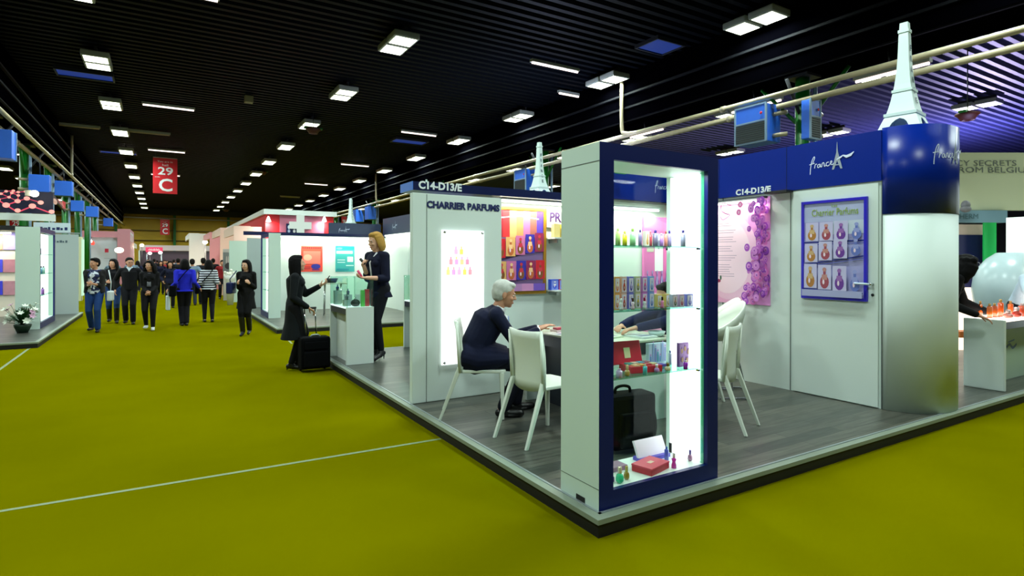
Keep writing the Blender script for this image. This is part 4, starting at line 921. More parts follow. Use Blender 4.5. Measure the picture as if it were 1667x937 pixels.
# ================================================================ far stand across the cross aisle
MB().box((.62, 15.6, ZP), (4.1, 15.68, 2.42), WALLP).build('wall_far_stand_back', kind='structure')
MB().box((4.02, 11.3, ZP), (4.1, 15.6, 2.42), WALLP).build('wall_far_stand_side', kind='structure')
t = empty('header_bar', (2.3, 15.5, 2.3), 'thin dark header bar along the far stand back wall', 'fascia'); MB().box((.5, 15.45, 2.34), (4.02, 15.599, 2.43), NAVYD).build('bar', t)
GREYN = mat('slate_blue_fascia', '#2a3652', .5, noise=.08)
t = empty('fascia_board', (4.0, 13.4, 2.42), 'slate blue fascia with three small logos on the far stand side wall', 'fascia')
MB().box((3.99, 10.9, 2.42), (4.1, 15.6, 2.95), GREYN).build('board', t)
for y in (14.7, 13.2, 11.9): p = Pic((3.989, y, 2.58), (0, -1, 0)); logo(p, 0, 0, .26); p.build('printed_logo', t)
t = empty('fascia_board', (2.9, 15.8, 2.43), 'slate blue fascia beneath the distant white tower', 'fascia'); MB().box((2.3, 15.69, 2.43), (3.95, 15.8, 2.78), GREYN).build('board', t)
p = Pic((2.6, 15.688, 2.5), (1, 0, 0)); logo(p, 0, 0, .2); p.build('printed_logo', t)
strip((.8, 15.42, 2.30), (3.9, 15.42, 2.30), .02, 'strip light under the far stand header bar', 42, Vector((0, .2, -1)).normalized())
strip((3.965, 13.0, 2.39), (3.965, 15.3, 2.39), .018, 'strip light under the far stand slate blue fascia', 22, Vector((.2, 0, -1)).normalized())
def wposter(a, b, z0, z1, y, label, cols, kind):
    t = empty('wall_poster', ((a+b)/2, y, z0), label, 'poster'); MB().box((a, y-.012, z0), (b, y-.002, z1), pc(cols[0])).build('sheet', t); p = Pic((a, y-.013, z0), (1, 0, 0)); w_, h = b-a, z1-z0
    if kind == 'red':
        p.rect(0, h*.86, w_, h*.97, pc('#e05040'))
        for i in range(9): p.rect(w_*(.05+i*.1), h*.9, w_*(.12+i*.1), h*.95, pc('#8a1420'))
        p.rect(w_*.1, h*.3, w_*.9, h*.8, pc('#f07868')); p.ell(w_*.3, h*.55, w_*.2, h*.12, pc('#f8a890')); p.ell(w_*.68, h*.2, w_*.22, h*.1, pc('#2a2c90')); p.rect(w_*.5, h*.05, w_*.86, h*.09, pc('#4a2a80'))
        for i in range(4): p.rect(w_*.08, h*(.1+i*.03), w_*.42, h*(.115+i*.03), pc('#a02838'))
    else:
        p.rect(0, h*.86, w_, h, pc('#108888')); p.rect(w_*.05, h*.7, w_*.9, h*.8, pc('#d8f4f0')); p.rect(w_*.62, h*.38, w_*.92, h*.58, pc('#e8f8f4')); p.rect(w_*.1, h*.35, w_*.5, h*.38, pc('#c0f0ec')); p.rect(w_*.1, h*.44, w_*.5, h*.47, pc('#c0f0ec'))
        p.ell(w_*.2, h*.9, w_*.16, h*.04, pc('#60d0c0')); p.rect(w_*.55, h*.22, w_*.95, h*.26, pc('#c0f0ec')); p.rect(w_*.06, h*.06, w_*.7, h*.12, pc('#2090a0'))
    p.build('printed_art', t)
q = lambda u, v: oy(u, v, 15.6)
wposter(q(490, 400).x, q(525, 400).x, q(500, 442).z, q(500, 400).z, 15.6, 'red poster with bold lettering behind the dark haired woman with the trolley', ['#e84838'], 'red')
wposter(q(546, 400).x, q(577, 400).x, q(560, 442).z, q(560, 400).z, 15.6, 'teal poster on the far stand back wall left of the blonde woman', ['#38a8a8'], 'teal')
# portrait print and partition on far stand's side
t = empty('wall_poster', (3.9, 12.6, 1.1), 'faint grey portrait print on a pale panel at the far stand right side', 'poster')
MB().box((3.95, 12.05, ZP), (4.0, 13.1, 2.30), mat('pale_green_panel', '#c8dcc4', .5)).build('panel', t); p = Pic((3.949, 13.0, 1.0), (0, -1, 0))
for (x, z, r) in ((.45, .7, .2), (.35, .55, .12), (.58, .62, .12), (.45, .9, .1)): p.ring(x, z, r, .02, pc('#8890a8')); p.ell(x-.03, z, r*.35, r*.3, pc('#98a0b4'))
p.build('printed_portrait', t)
t = empty('door_panel', (4.0, 14.2, ZP), 'white door with a small handle in the far stand side wall', 'door'); MB().box((4.0, 13.4, ZP), (4.019, 14.2, 2.1), WALLP).build('leaf', t); MB().tube([(3.99, 13.5, 1.15), (3.96, 13.5, 1.15), (3.96, 13.62, 1.15)], .012, CHROME, 6).build('door_handle', t)
def side_case(x0, x1, y0, y1, sgn, label, zt=2.31):
    # showcase glowing toward the aisle: sgn -1 opens to -x, +1 to +x
    t = empty('showcase', ((x0+x1)/2, (y0+y1)/2, ZP), label, 'showcase')
    xf = x0 if sgn < 0 else x1; xb = x1 if sgn < 0 else x0; a = xf - sgn*.0
    MB().box((x0, y0, ZP), (x1, y0+.04, zt), CASEW).build('side_panel', t)
    MB().box((xb - (-sgn)*0, y0+.041, ZP), (xb + sgn*.03, y1-.001, zt), CASEW).build('back_panel', t)
    f = MB(); e = sgn*.03
    f.box((xf-e, y0+.041, ZP), (xf, y0+.10, zt), NF); f.box((xf-e, y1-.1, ZP), (xf, y1, zt), NF); f.box((xf-e, y0+.10, zt-.1), (xf, y1-.1, zt), NF); f.box((xf-e, y0+.10, ZP), (xf, y1-.1, .24), NF); f.build('front_frame', t)
    MB().box((xf-sgn*.14, y0+.045, .25), (xf-sgn*.12, y1-.11, zt-.11), glow('#f2fff8', 1.7)).build('light_panel', t)
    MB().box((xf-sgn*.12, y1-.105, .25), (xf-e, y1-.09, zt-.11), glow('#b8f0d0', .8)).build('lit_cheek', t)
    MB().box((min(xb, xf)+.031, y0+.041, ZP), (max(xb, xf)-.031, y1-.11, .25), CASEW).build('base_panel', t)
    for z in (.8, 1.28, 1.72): MB().box((min(xf-sgn*.115, xf-e*1.2), y0+.06, z), (max(xf-sgn*.115, xf-e*1.2), y1-.12, z+.01), GLASSG).build('glass_shelf', t)
    return t
side_case(.21, .50, 13.35, 14.75, -1, 'glowing showcase seen edge on at the aisle corner of the far stand')
side_case(-4.80, -4.39, 13.35, 15.45, 1, 'tall glowing showcase on the left stand facing the aisle')
for i, (y, z, c, n_) in enumerate([(13.7, .25, '#c03060', 'crimson'), (14.0, 1.29, '#4a88a0', 'blue green'), (14.3, 1.29, '#80b8a8', 'mint'), (13.8, 1.73, '#606890', 'slate'), (14.2, .81, '#8048a0', 'violet'), (13.6, .81, '#282c60', 'navy')]):
    bottle(-4.46, y, z, .17, .03, c, '#303848', n_ + ' bottle in the glowing showcase of the left stand')
for x, y, l in [(.52, 13.2, 'white wall panel')]: pass
t = empty('partition_panel', (.3, 17.6, ZP), 'grey white lettered panel behind the black coated woman, left of the far showcase', 'panel')
MB().box((.16, 17.3, ZP), (.95, 17.36, 2.31), mat('grey_panel', '#a9b6b6', .5)).build('board', t); scribble(Pic((.7, 17.299, 2.12), (1, 0, 0)), 0, 0, .22, .05, TXNAVY, 4).build('small_name', t); MB().box((.05, 17.28, 2.40), (.9, 17.32, 2.52), NAVYD).build('number_bar', t)
# small table and seats on far stand
t = empty('bistro_table', (1.9, 13.6, ZP), 'small white table on steel legs in the far stand, behind the waiting woman', 'table')
MB().lathe([(.38, .85), (.38, .88)], (1.9, 13.6, ZP), TTOP, 24).build('tabletop', t)
for a in range(4): MB().tube([(1.9+.3*math.cos(a*1.57+.5), 13.6+.3*math.sin(a*1.57+.5), ZP+.85), (1.9+.33*math.cos(a*1.57+.5), 13.6+.33*math.sin(a*1.57+.5), ZP)], .015, CHROME, 8).build('leg', t)
t = empty('basket', (1.85, 13.55, 1.0), 'dark basket of leaflets on the small white table', 'basket'); MB().lathe([(.12, 0), (.17, .12), (.16, .12), (.11, .02)], (1.85, 13.55, ZP+.88), BLACK, 16).build('rim', t)

# ---- red stand with white cross
REDW = mat('red_stand_wall', '#c8101c', .5, noise=.03); PINKW = mat('pinkish_wood', '#b06078', .5, noise=.15, nscale=3)
a = oy(432, 345, 21.9); b = oy(543, 350, 21.9); X0, X1 = a.x, b.x
t = empty('cross_stand', ((X0+X1)/2, 25, 0), 'red stand with a big white cross on its fascia and white roof trim', 'exhibition stand')
MB().box((X0, 21.9, 0), (X1, 22.0, 3.42), REDW).build('front_wall', t); MB().box((X0, 22.0, 0), (X0+.1, 46, 3.42), REDW).build('side_wall', t)
m = MB(); m.box((X0-.08, 21.75, 3.42), (X1+.1, 22.1, 3.62), WHITE); m.box((X0-.08, 22.1, 3.42), (X0+.2, 46, 3.62), WHITE); m.build('roof_trim', t)
c = oy(488, 367, 21.9)
MB().box((oy(455, 360, 21.9).x, 21.86, 0), (oy(527, 360, 21.9).x, 21.899, 3.41), PINKW).build('wood_panel', t)
cr = MB(); cw = glow('#e8fff0', .75); cr.box((c.x-.14, 21.7, c.z-.42), (c.x+.14, 21.85, c.z+.42), cw); cr.box((c.x-.42, 21.7, c.z-.14), (c.x-.14, 21.85, c.z+.14), cw); cr.box((c.x+.14, 21.7, c.z-.14), (c.x+.42, 21.85, c.z+.14), cw); cr.build('white_cross', t)
s_ = oy(474, 373, 21.9); MB().box((s_.x-.2, 21.8, s_.z-.2), (s_.x+.2, 21.85, s_.z+.22), NAVYD).build('small_sign', t)
p = Pic((s_.x-.2, 21.799, s_.z-.2), (1, 0, 0)); p.ell(.1, .28, .05, .08, pc('#c8d8e8')); p.ell(.3, .28, .05, .08, pc('#c8d8e8')); p.ell(.1, .12, .05, .07, pc('#a0b0d0')); p.ell(.3, .12, .05, .07, pc('#e8e8f0')); p.build('sign_print', t)
for u, n_ in ((437, 'left'), (528, 'right')):
    q_ = oy(u, 357, 21.6); l_ = MB().lathe([(.03, .12), (.1, -.08), (.06, -.1)], q_, glow('#fff0e8', 4), 12).build('spot_lamp', t); MB().tube([q_+Vector((0, 0, .1)), (q_.x, q_.y+.25, 3.45)], .012, DSTEEL, 6).build('lamp_arm', t)
    area(t, q_ - Vector((0, 0, .15)), (.2, .2), 18, (1, .85, .8), Vector((0, .5, -1)).normalized())
# ---- row of pale stands along right of aisle, beyond
PEACH = mat('peach_stand_wall', '#e8c8b8', .5, noise=.03); PW = mat('pale_stand_wall', '#dfe2dc', .5, noise=.03)
def shell_stand(x, y0, y1, ztop, label, wallm, warm=(1, .72, .5), power=30, depth=1.0, face=-1, items=True, hdr=None):
    # open-fronted stand: x = aisle edge; face -1 looks toward -x
    sg = -face; t = empty('exhibition_stand', (x+sg*depth/2, (y0+y1)/2, 0), label, 'exhibition stand')
    MB().box((min(x, x+sg*.6), y0, .0), (max(x, x+sg*.6), y0+.08, ztop), wallm).build('end_panel', t)
    MB().box((min(x+sg*.6, x+sg*depth), y0, 0), (max(x+sg*.6, x+sg*depth), y0+.08, ztop-.02), wallm).build('near_wall', t)
    MB().box((x+sg*(depth-.04)-.04, y0+.081, 0), (x+sg*(depth-.04)+.04, y1, ztop-.05), wallm).build('rear_wall', t)
    MB().box((min(x, x+sg*.08), y0+.081, ztop-.35), (max(x, x+sg*.08), y1, ztop), hdr or wallm).build('header', t)
    if items:
        sh = MB(); gd = MB(); cols = [pc(c) for c in ('#c83040', '#20243a', '#e8d8c0', '#8a3050', '#d0a060')]
        for k in range(3):
            z = .9 + k*.45; sh.box((x+sg*(depth-.3)-.1, y0+.1, z), (x+sg*(depth-.3)+.1, y1-.1, z+.03), PW)
            yy = y0+.3; 
            while yy < y1-.3: gd.box((x+sg*(depth-.3)-.08, yy, z+.03), (x+sg*(depth-.3)+.08, yy+.3, z+.28), cols[int(yy*7+k) % 5]); yy += .55
        sh.build('shelf', t); gd.build('stock', t, kind='stuff')
    area(t, (x+sg*.9, (y0+y1)/2, ztop-.1), (1.0, (y1-y0)*.7), power, warm)
    return t
shell_stand(.25, 22.2, 26.4, 2.95, 'peach lit stand along the aisle just left of the red stand', PEACH, power=60)
shell_stand(.15, 27, 32, 3.1, 'peach lit stand farther along the right of the aisle', PEACH, power=80)
shell_stand(.1, 33, 38.5, 3.15, 'pink edged stand deep along the right of the aisle', mat('pink_stand', '#e8a0a8', .5, noise=.03), power=80)
shell_stand(-.6, 41, 48, 3.4, 'beige walled stand near the far end on the right of the aisle', PW, (1, .8, .6), 120)
t = empty('partition_panel', (.35, 20.6, 0), 'pale upright panel left of the grey lettered panel', 'panel'); p_ = oy(392, 392, 21.8); MB().box((p_.x-.4, 21.8, 0), (p_.x+.35, 21.86, 2.35), mat('mint_panel', '#c0d8cc', .5)).build('board', t); MB().box((p_.x+.36, 21.82, 1.0), (p_.x+.62, 21.86, 2.3), pc('#4a2a90')).build('violet_edge', t)
t['label'] = 'mint white upright panel with a violet edge behind the woman in the black coat'
d_ = D(375, 388, 38); t = empty('hand_poster', (d_.x, d_.y, 0), 'grey picture poster of hands beside the aisle, right of the striped shirt woman', 'poster')
q0, q1 = D(363, 405, 23), D(383, 442, 23); t.location = ((q0.x+q1.x)/2, q0.y, q1.z); MB().box((q0.x, q0.y, q1.z), (q1.x, q0.y+.04, q0.z), pc('#8898a0')).build('board', t)
p = Pic((q0.x, q0.y-.001, q1.z), (1, 0, 0)); w_, h = q1.x-q0.x, q0.z-q1.z
for i in range(4): p.ell(w_*(.3+i*.15), h*.5, w_*.05, h*.2, pc('#d8dce0'))
p.ell(w_*.5, h*.25, w_*.35, h*.15, pc('#3a4048')); p.rect(0, h*.85, w_, h, pc('#c8d0d4')); p.build('print', t); MB().box((q0.x+.02, q0.y+.01, 0), (q1.x-.02, q0.y+.05, q1.z), PW).build('plinth', t)
q_ = D(375, 448, 20.8); t = empty('flower_bowl', (q_.x, q_.y, 0), 'white flower bowl on a pale stand behind the striped shirt woman', 'flowers'); m = MB(); rr = random.Random(8)
for _ in range(30): m.ell(q_ + Vector((rr.gauss(0, .075), rr.gauss(0, .075), abs(rr.gauss(.03, .05)))), (.05, .05, .045), pc('#e8e8d8'), n=8, k=5)
m.build('blossoms', t); MB().lathe([(.1, 0), (.16, q_.z-.15), (.22, q_.z)], (q_.x, q_.y, 0), PW, 16).build('pot', t)

# ---- left stand
MB().box((-13, 17.3, ZP), (-5.2, 17.38, 2.42), mat('cream_wall', '#e8dccc', .5, noise=.02)).build('wall_left_stand_back', kind='structure')
t = empty('header_bar', (-8, 17.2, 2.4), 'black header bar along the top of the left stand wall', 'fascia'); MB().box((-13, 17.15, 2.38), (-5.2, 17.299, 2.5), BLACK).build('bar', t)
strip((-9.5, 17.05, 2.3), (-5.5, 17.05, 2.3), .02, 'strip light under the black header of the left stand', 60, Vector((0, .25, -1)).normalized())
i = 0
for (v0, v1, c1, c2, n_) in [(378, 406, '#e89880', '#a898e8', 'upper'), (422, 443, '#4848d8', '#c08090', 'middle'), (457, 480, '#4040d8', '#c08898', 'lower')]:
    for (u0, u1, c) in ((-14, 4.5, c1), (5.5, 25.5, c2)):
        a = oy(u0, v1, 17.3); b = oy(u1, v0, 17.3); i += 1
        t = empty('wall_print', (a.x, 17.29, a.z), '%s print in the %s row of pictures on the left stand wall' % (('blue or salmon', 'pinkish lilac')[u0 > 0], n_), 'picture')
        t['label'] = '%s print, %s row, %s, left stand wall' % ({'#e89880': 'salmon', '#a898e8': 'lavender', '#4848d8': 'blue', '#c08090': 'dusty pink', '#4040d8': 'deep blue', '#c08898': 'mauve pink'}[c], n_, ('cut by the photo edge', 'beside the white pillar')[u0 > 0])
        MB().box((a.x, 17.275, a.z), (b.x, 17.298, b.z), mat('print_n' + c.strip('#'), c, .5, noise=.35, nscale=5)).build('sheet', t)
t = empty('partition_panel', (-4.6, 17.3, ZP), 'grey panel with a small name right of the left stand showcase', 'panel'); MB().box((-5.1, 17.4, ZP), (-4.12, 17.46, 2.31), mat('grey_panel', '#a9b6b6', .5)).build('board', t); scribble(Pic((-4.85, 17.399, 2.08), (1, 0, 0)), 0, 0, .5, .06, mat('grey_letters', '#4a5c68', .6), 8).build('small_name', t)
MB().box((-5.1, 17.41, 2.362), (-4.3, 17.44, 2.62), mat('pale_name_board', '#c8d8e0', .5)).build('name_board', t); scribble(Pic((-5.06, 17.409, 2.40), (1, 0, 0)), 0, .02, .72, .08, TXNAVY, 8).build('name_marks', t); MB().box((-5.1, 17.41, 2.33), (-4.1, 17.45, 2.36), ALU).build('top_rail', t)
p = Pic((-5.0, 17.394, 1.4), (1, 0, 0)); p.ell(.15, .25, .12, .2, pc('#98a8c0')); p.ell(.2, .3, .06, .1, pc('#b8c4d8')); p.build('printed_mark', t)
t = empty('flower_arrangement', (-4.58, 12.75, ZP), 'white lily arrangement in a low pot on the left platform corner', 'flowers'); rr = random.Random(5)
MB().lathe([(.09, 0), (.14, .12), (.15, .17), (.13, .17)], (-4.58, 12.75, ZP), mat('dark_green_pot', '#10301c', .5), 16).build('pot', t)
lf = MB(); LFM = mat('leaf_green', '#1c4a22', .5, noise=.2); fl = MB(); FLM = pc('#e8f0e0'); FLP = pc('#c898b8'); bd = MB()
for k in range(110):
    a = rr.uniform(0, 6.28); el = rr.uniform(.1, 1.5); L = rr.uniform(.18, .42); d = Vector((math.cos(a)*math.cos(el), math.sin(a)*math.cos(el), math.sin(el))); b0 = Vector((-4.58, 12.75, ZP+.17)); e_ = b0 + d*L
    sd = d.cross(Vector((0, 0, 1))).normalized()*.025; md = b0.lerp(e_, .55)+Vector((0, 0, .03)); dn = d.cross(sd).normalized()*.004
    lf.add([b0, md+sd, e_, md-sd, md+dn], [(0, 1, 4), (1, 2, 4), (2, 3, 4), (3, 0, 4)], LFM)
for k in range(26):
    a = rr.uniform(0, 6.28); el = rr.uniform(.2, 1.45); L = rr.uniform(.3, .46); d = Vector((math.cos(a)*math.cos(el), math.sin(a)*math.cos(el), math.sin(el))); c0 = Vector((-4.58, 12.75, ZP+.17)) + d*L
    s1 = d.orthogonal().normalized(); s2 = d.cross(s1)
    for j in range(6): q_ = j*1.047; r_ = (s1*math.cos(q_)+s2*math.sin(q_)); tt = (-s1*math.sin(q_)+s2*math.cos(q_))*.018; fl.add([c0, c0+r_*.035+tt+d*.015, c0+r_*.07+d*.03, c0+r_*.035-tt+d*.015], [(0, 1, 2, 3)], FLP if k % 6 == 0 else FLM)
    bd.tube([Vector((-4.58, 12.75, ZP+.15)), c0], .004, LFM, 5)
lf.build('leaves', t, kind='stuff'); fl.build('blossoms', t, kind='stuff'); bd.build('stems', t)

# ---- pink stand on the left
PINK = mat('pink_fascia', '#c88a98', .5, noise=.04)
dd = 38; f_ = lambda u, v: D(u, v, dd)
a, b = f_(127, 378), f_(212, 378); Y = b.y
t = empty('exhibition_stand', ((a.x+b.x)/2, Y, 0), 'pink framed stand on the left of the aisle with a pale blue front wall', 'exhibition stand')
MB().box((a.x, Y, a.z-.35), (b.x, Y+.12, a.z+.05), PINK).build('fascia', t); MB().box((b.x-.7, Y-.02, 0), (b.x, Y+6, a.z+.22), PINK).build('corner_tower', t)
MB().box((a.x-1, Y+.3, 0), (b.x-.7, Y+.38, a.z-.3), mat('pale_blue_wall', '#c0ccd8', .5, noise=.03)).build('front_wall', t)
MB().box((a.x-.9, Y+.25, 0), (a.x+.5, Y+.29, a.z-.4), glow('#d0f0e0', .5)).build('lit_panel', t)
p = Pic((a.x, Y+.299, 0), (1, 0, 0)); p.rect(1.55, 2.1, 1.75, 2.35, pc('#c02040')); p.rect(1.5, 1.7, 3.0, 1.73, pc('#98a8b8')); p.line([(2.8, 2.5), (2.95, 2.35), (2.8, 2.2)], .05, pc('#c8a0b0')); p.build('printed_mark', t)
for yy in (2, 4, 6): pass
pw_ = Pic((b.x, Y+.3, a.z-.55), (0, 1, 0))
for i in range(3): pw_.rect(.2+i*1.6, .0, .75+i*1.6, .6, TXWHITE); pw_.rect(.0+i*1.6, .45, 1.1+i*1.6, .6, TXWHITE)
pw_.build('white_marks', t)
for (u, v, n_) in ((147, 392, 'glowing red lamp'),):
    q_ = D(u, v, dd-1.5); MB().lathe([(.18, 0), (.24, -.12), (.2, -.25)], q_, glow('#ff5040', 1.5), 14).build('red_shade', t); MB().ell(q_+Vector((0, -.2, -.02)), (.11, .11, .11), glow('#ffe8d8', 14)).build('bulb', t); MB().tube([q_, q_+Vector((0, .9, .35))], .015, DSTEEL, 6).build('lamp_arm', t)
    area(t, q_ - Vector((0, .1, .2)), (.25, .25), 25, (1, .6, .5), Vector((0, .4, -1)).normalized())
MB().ell(D(194, 407, 36), (.25, .05, .18), glow('#ffe8c8', 3)).build('wall_lamp', t)
shell_stand(b.x+.0, Y+6.5, Y+12, 2.9, 'cream stand beyond the pink one on the left of the aisle', PW, (1, .8, .6), 90, face=1)
t = empty('showcase', (-4.4, 19, 0), 'narrow cream lit case at the near side of the pink stand', 'showcase'); a, b = D(123, 385, 22.5), D(139, 505, 22.5); MB().box((a.x-.1, a.y, .0), (b.x-.15, a.y+.5, a.z), mat('cream_case', '#d8dcb0', .5)).build('case', t); MB().box((b.x-.149, a.y+.02, .2), (b.x-.10, a.y+.5, a.z-.1), glow('#c8f8d8', 1.0)).build('lit_front', t)
# ---- big overhead picture boards on the left
t = empty('picture_board', (-9, 18, 3.5), 'large dark blue overhead board with a glowing pink molecule pattern', 'picture board')
a, b = D(-22, 310, 16.5), D(82, 346, 16.5); x0, x1, z1, z0, yb = a.x, b.x, a.z, b.z, (a.y+b.y)/2
t.location = ((x0+x1)/2, yb, z0); MB().box((x0, yb, z0), (x1, yb+.08, z1), mat('board_dark_blue', '#0c0c34', .5, noise=.1)).build('board', t)
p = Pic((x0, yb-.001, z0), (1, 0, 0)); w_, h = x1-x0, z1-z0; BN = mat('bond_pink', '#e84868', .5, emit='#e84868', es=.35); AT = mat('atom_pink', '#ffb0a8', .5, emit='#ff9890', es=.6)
nodes = [(.21, .55), (.33, .32), (.49, .02), (.70, .32), (.98, .02), (.49, .52), (.62, .66), (.82, .5), (.37, .68), (.26, .82), (.50, .78), (.41, .88), (.20, .92), (.33, .94), (.50, .93), (.60, .97), (.43, .98)]
for i, j in [(0, 1), (1, 2), (2, 3), (3, 4), (1, 5), (5, 6), (6, 7), (5, 8), (8, 0), (8, 9), (5, 10), (8, 11), (11, 10), (12, 9), (9, 13), (11, 14), (14, 15), (13, 16)]: p.line([(nodes[i][0]*w_, nodes[i][1]*h), (nodes[j][0]*w_, nodes[j][1]*h)], .035 if i < 5 else .02, BN)
for k, (x, y) in enumerate(nodes): p.ell(x*w_, max(y*h, .06), .085 if k in (1, 3) else (.07 if k < 8 else .04), .075 if k in (1, 3) else (.06 if k < 8 else .035), AT)
p.build('molecule_print', t)
q_ = D(56, 315, 16); MB().ell(q_, (.1, .06, .09), glow('#fff4d8', 16)).build('spot_bulb', t); MB().box((q_.x-.22, q_.y+.08, q_.z-.06), (q_.x-.08, q_.y+.2, q_.z+.1), LAMPBODY).build('spot_body', t); area(t, q_-Vector((0, .1, .1)), (.15, .15), 20, (1, .9, .75), Vector((0, -.5, -1)).normalized())
MB().box((x0, yb-.03, z0-.22), (x1+.05, yb+.1, z0-.02), WHITE).build('lower_beam', t)
m = MB()
for u in (14, 79): q_ = D(u, 350, 16.5); m.tube([(q_.x, yb+.04, ZP), (q_.x, yb+.04, z0)], .04, ALU, 8)
m.build('post', t)
t = empty('picture_board', (0, 0, 0), 'slanted red and black picture board with a face beside the molecule board', 'picture board')
a, b = D(84, 312, 17), D(107, 350, 19); t.location = ((a.x+b.x)/2, (a.y+b.y)/2, b.z); z1 = a.z; z0 = b.z+.1; ux = Vector((b.x-a.x, b.y-a.y, 0)); L = ux.length; un = ux.normalized(); nrm = un.cross(Vector((0, 0, 1)))
m = MB(); A0 = Vector((a.x, a.y, 0)); B0 = A0+ux; bk = -nrm*.05
m.add([A0+Vector((0, 0, z0+.3)), B0+Vector((0, 0, z0)), B0+Vector((0, 0, z1-.35)), A0+Vector((0, 0, z1)), A0+bk+Vector((0, 0, z0+.3)), B0+bk+Vector((0, 0, z0)), B0+bk+Vector((0, 0, z1-.35)), A0+bk+Vector((0, 0, z1))], [(0, 1, 2, 3), (7, 6, 5, 4), (0, 4, 5, 1), (1, 5, 6, 2), (2, 6, 7, 3), (3, 7, 4, 0)], pc('#2a1820')); m.build('board', t)
p = Pic(A0+Vector((0, 0, z0+.3)), un); h = z1-z0-.65; p.ell(L*.22, h*.5, L*.16, h*.42, pc('#d8a090')); p.ell(L*.2, h*.3, L*.08, h*.12, pc('#e8c0b0')); p.rect(L*.72, -h*.1, L*.98, h*.95, pc('#c81828'))
for i in range(6): p.line([(L*(.4+.06*i), h*.05*i), (L*(.55+.06*i), h*(.4+.08*i))], .05, pc('#d89888' if i % 2 else '#c02030'))
p.build('print', t); m = MB()
for q_ in (A0, B0): m.tube([q_+bk*.5, q_+bk*.5+Vector((0, 0, z1-.4))], .04, GREEN if q_ is B0 else ALU, 8)
m.build('post', t)
# pink sign and white lights at the end of the aisle
t = empty('hanging_sign', (0, 0, 0), 'glowing pink lettered sign at the far end of the aisle', 'sign'); a, b = D(237, 402, 52), D(265, 410, 52); t.location = ((a.x+b.x)/2, a.y, b.z); MB().box((a.x, a.y, b.z), (b.x, a.y+.3, a.z), glow('#ff4070', .9), .04).build('box', t); scribble(Pic((a.x, a.y, b.z), (1, 0, 0)), .2, .12, (b.x-a.x)-.4, .2, pc('#ffd8e4'), 11).build('white_marks', t); m = MB()
for x in (a.x+.1, b.x-.1): m.tube([(x, a.y+.15, 0), (x, a.y+.15, b.z)], .05, ALU, 8)
m.build('post', t)
for i, (u, v, d, c, n_) in enumerate([(244, 412, 50, '#fff0f4', 'left of the pink sign post'), (261, 411, 50, '#fff4f0', 'right of the pink sign post'), (231, 399, 44, '#ffd890', 'warm one left of the pink sign'), (334, 394, 36, '#ffe8c8', 'on the beige stand right of the aisle'), (206, 243, 27, '#ffe8c0', 'flaring beside the left row of lamps')]):
    q_ = D(u, v, d); t = empty('spot_lamp', q_, 'small bright spot lamp %s' % n_, 'spot lamp'); MB().ell(q_, (.14, .1, .12), glow(c, 12)).build('bulb', t); MB().box(q_+Vector((-.1, .11, -.08)), q_+Vector((.1, .3, .12)), DSTEEL).build('body', t); MB().tube([(q_.x, q_.y+.2, q_.z+.1), (q_.x, q_.y+.2, ZC+.08)] if i == 4 else [(q_.x, q_.y+.2, 0), (q_.x, q_.y+.2, q_.z)], .02, DSTEEL, 6).build('pole', t); area(t, q_-Vector((0, .15, .1)), (.2, .2), 30 if i != 3 else 60, (1, .85, .7), Vector((0, -.2, -1)).normalized() if i != 3 else Vector((0, .6, -.6)).normalized())
for i, (x0, x1, y, zt, c, n_) in enumerate([(-9, -4.6, 61, 3.0, '#c8c4c4', 'pale low stand at the far left end of the hall'), (-3.9, 4.5, 62, 3.0, '#d8c8d0', 'long pale stand closing the far end of the aisle'), (6, 13, 58, 3.2, '#b0a8a8', 'grey stand at the far right end of the hall')]):
    t = empty('exhibition_stand', ((x0+x1)/2, y, 0), n_, 'exhibition stand'); MB().box((x0, y, 0), (x1, y+.1, zt-.5), mat('dark_inside', '#403440', .7)).build('rear_wall', t); MB().box((x0, y-1.5, zt-.5), (x1, y-1.4, zt), mat('hdr' + c.strip('#'), c, .5)).build('header', t); m = MB()
    for x in (x0, (x0+x1)/2, x1): m.box((x-.06, y-1.5, 0), (x+.06, y-1.4, zt-.5), WHITE)
    m.build('post', t); area(t, ((x0+x1)/2, y-.8, zt-.6), (x1-x0, .5), 60, (1, .85, .9))

# ================================================================ neighbouring stand at the right edge
t = empty('lit_counter', (6.8, .35, ZP), 'white counter with a glowing top of amber perfume bottles at the right edge', 'counter')
MB().box((6.10, .14, ZP), (6.15, .54, .93), WHITE, .012).build('end_panel', t); MB().box((6.151, .16, .82), (8.6, .52, .905), NAVYD).build('apron', t); MB().box((6.155, .15, .906), (8.6, .53, .935), glow('#fff0dc', 2.0)).build('lit_top', t)
MB().box((6.151, .42, ZP), (8.6, .45, .819), mat('counter_back_green', '#a8c0a8', .5)).build('modesty_panel', t); MB().box((8.55, .14, ZP), (8.6, .54, .905), WHITE).build('far_end_panel', t)
p = Pic((7.0, .419, .5), (1, 0, 0)); p.line(spline([(0, .02), (.1, .05), (.2, .0), (.32, .04)], 4), .035, pc('#3058a0')); p.line([(.05, .08), (.25, .1)], .02, pc('#5078b8')); p.build('printed_mark', t)
area(t, (7.3, .35, .95), (2.2, .25), 6, (1, .9, .8), (0, 0, 1))
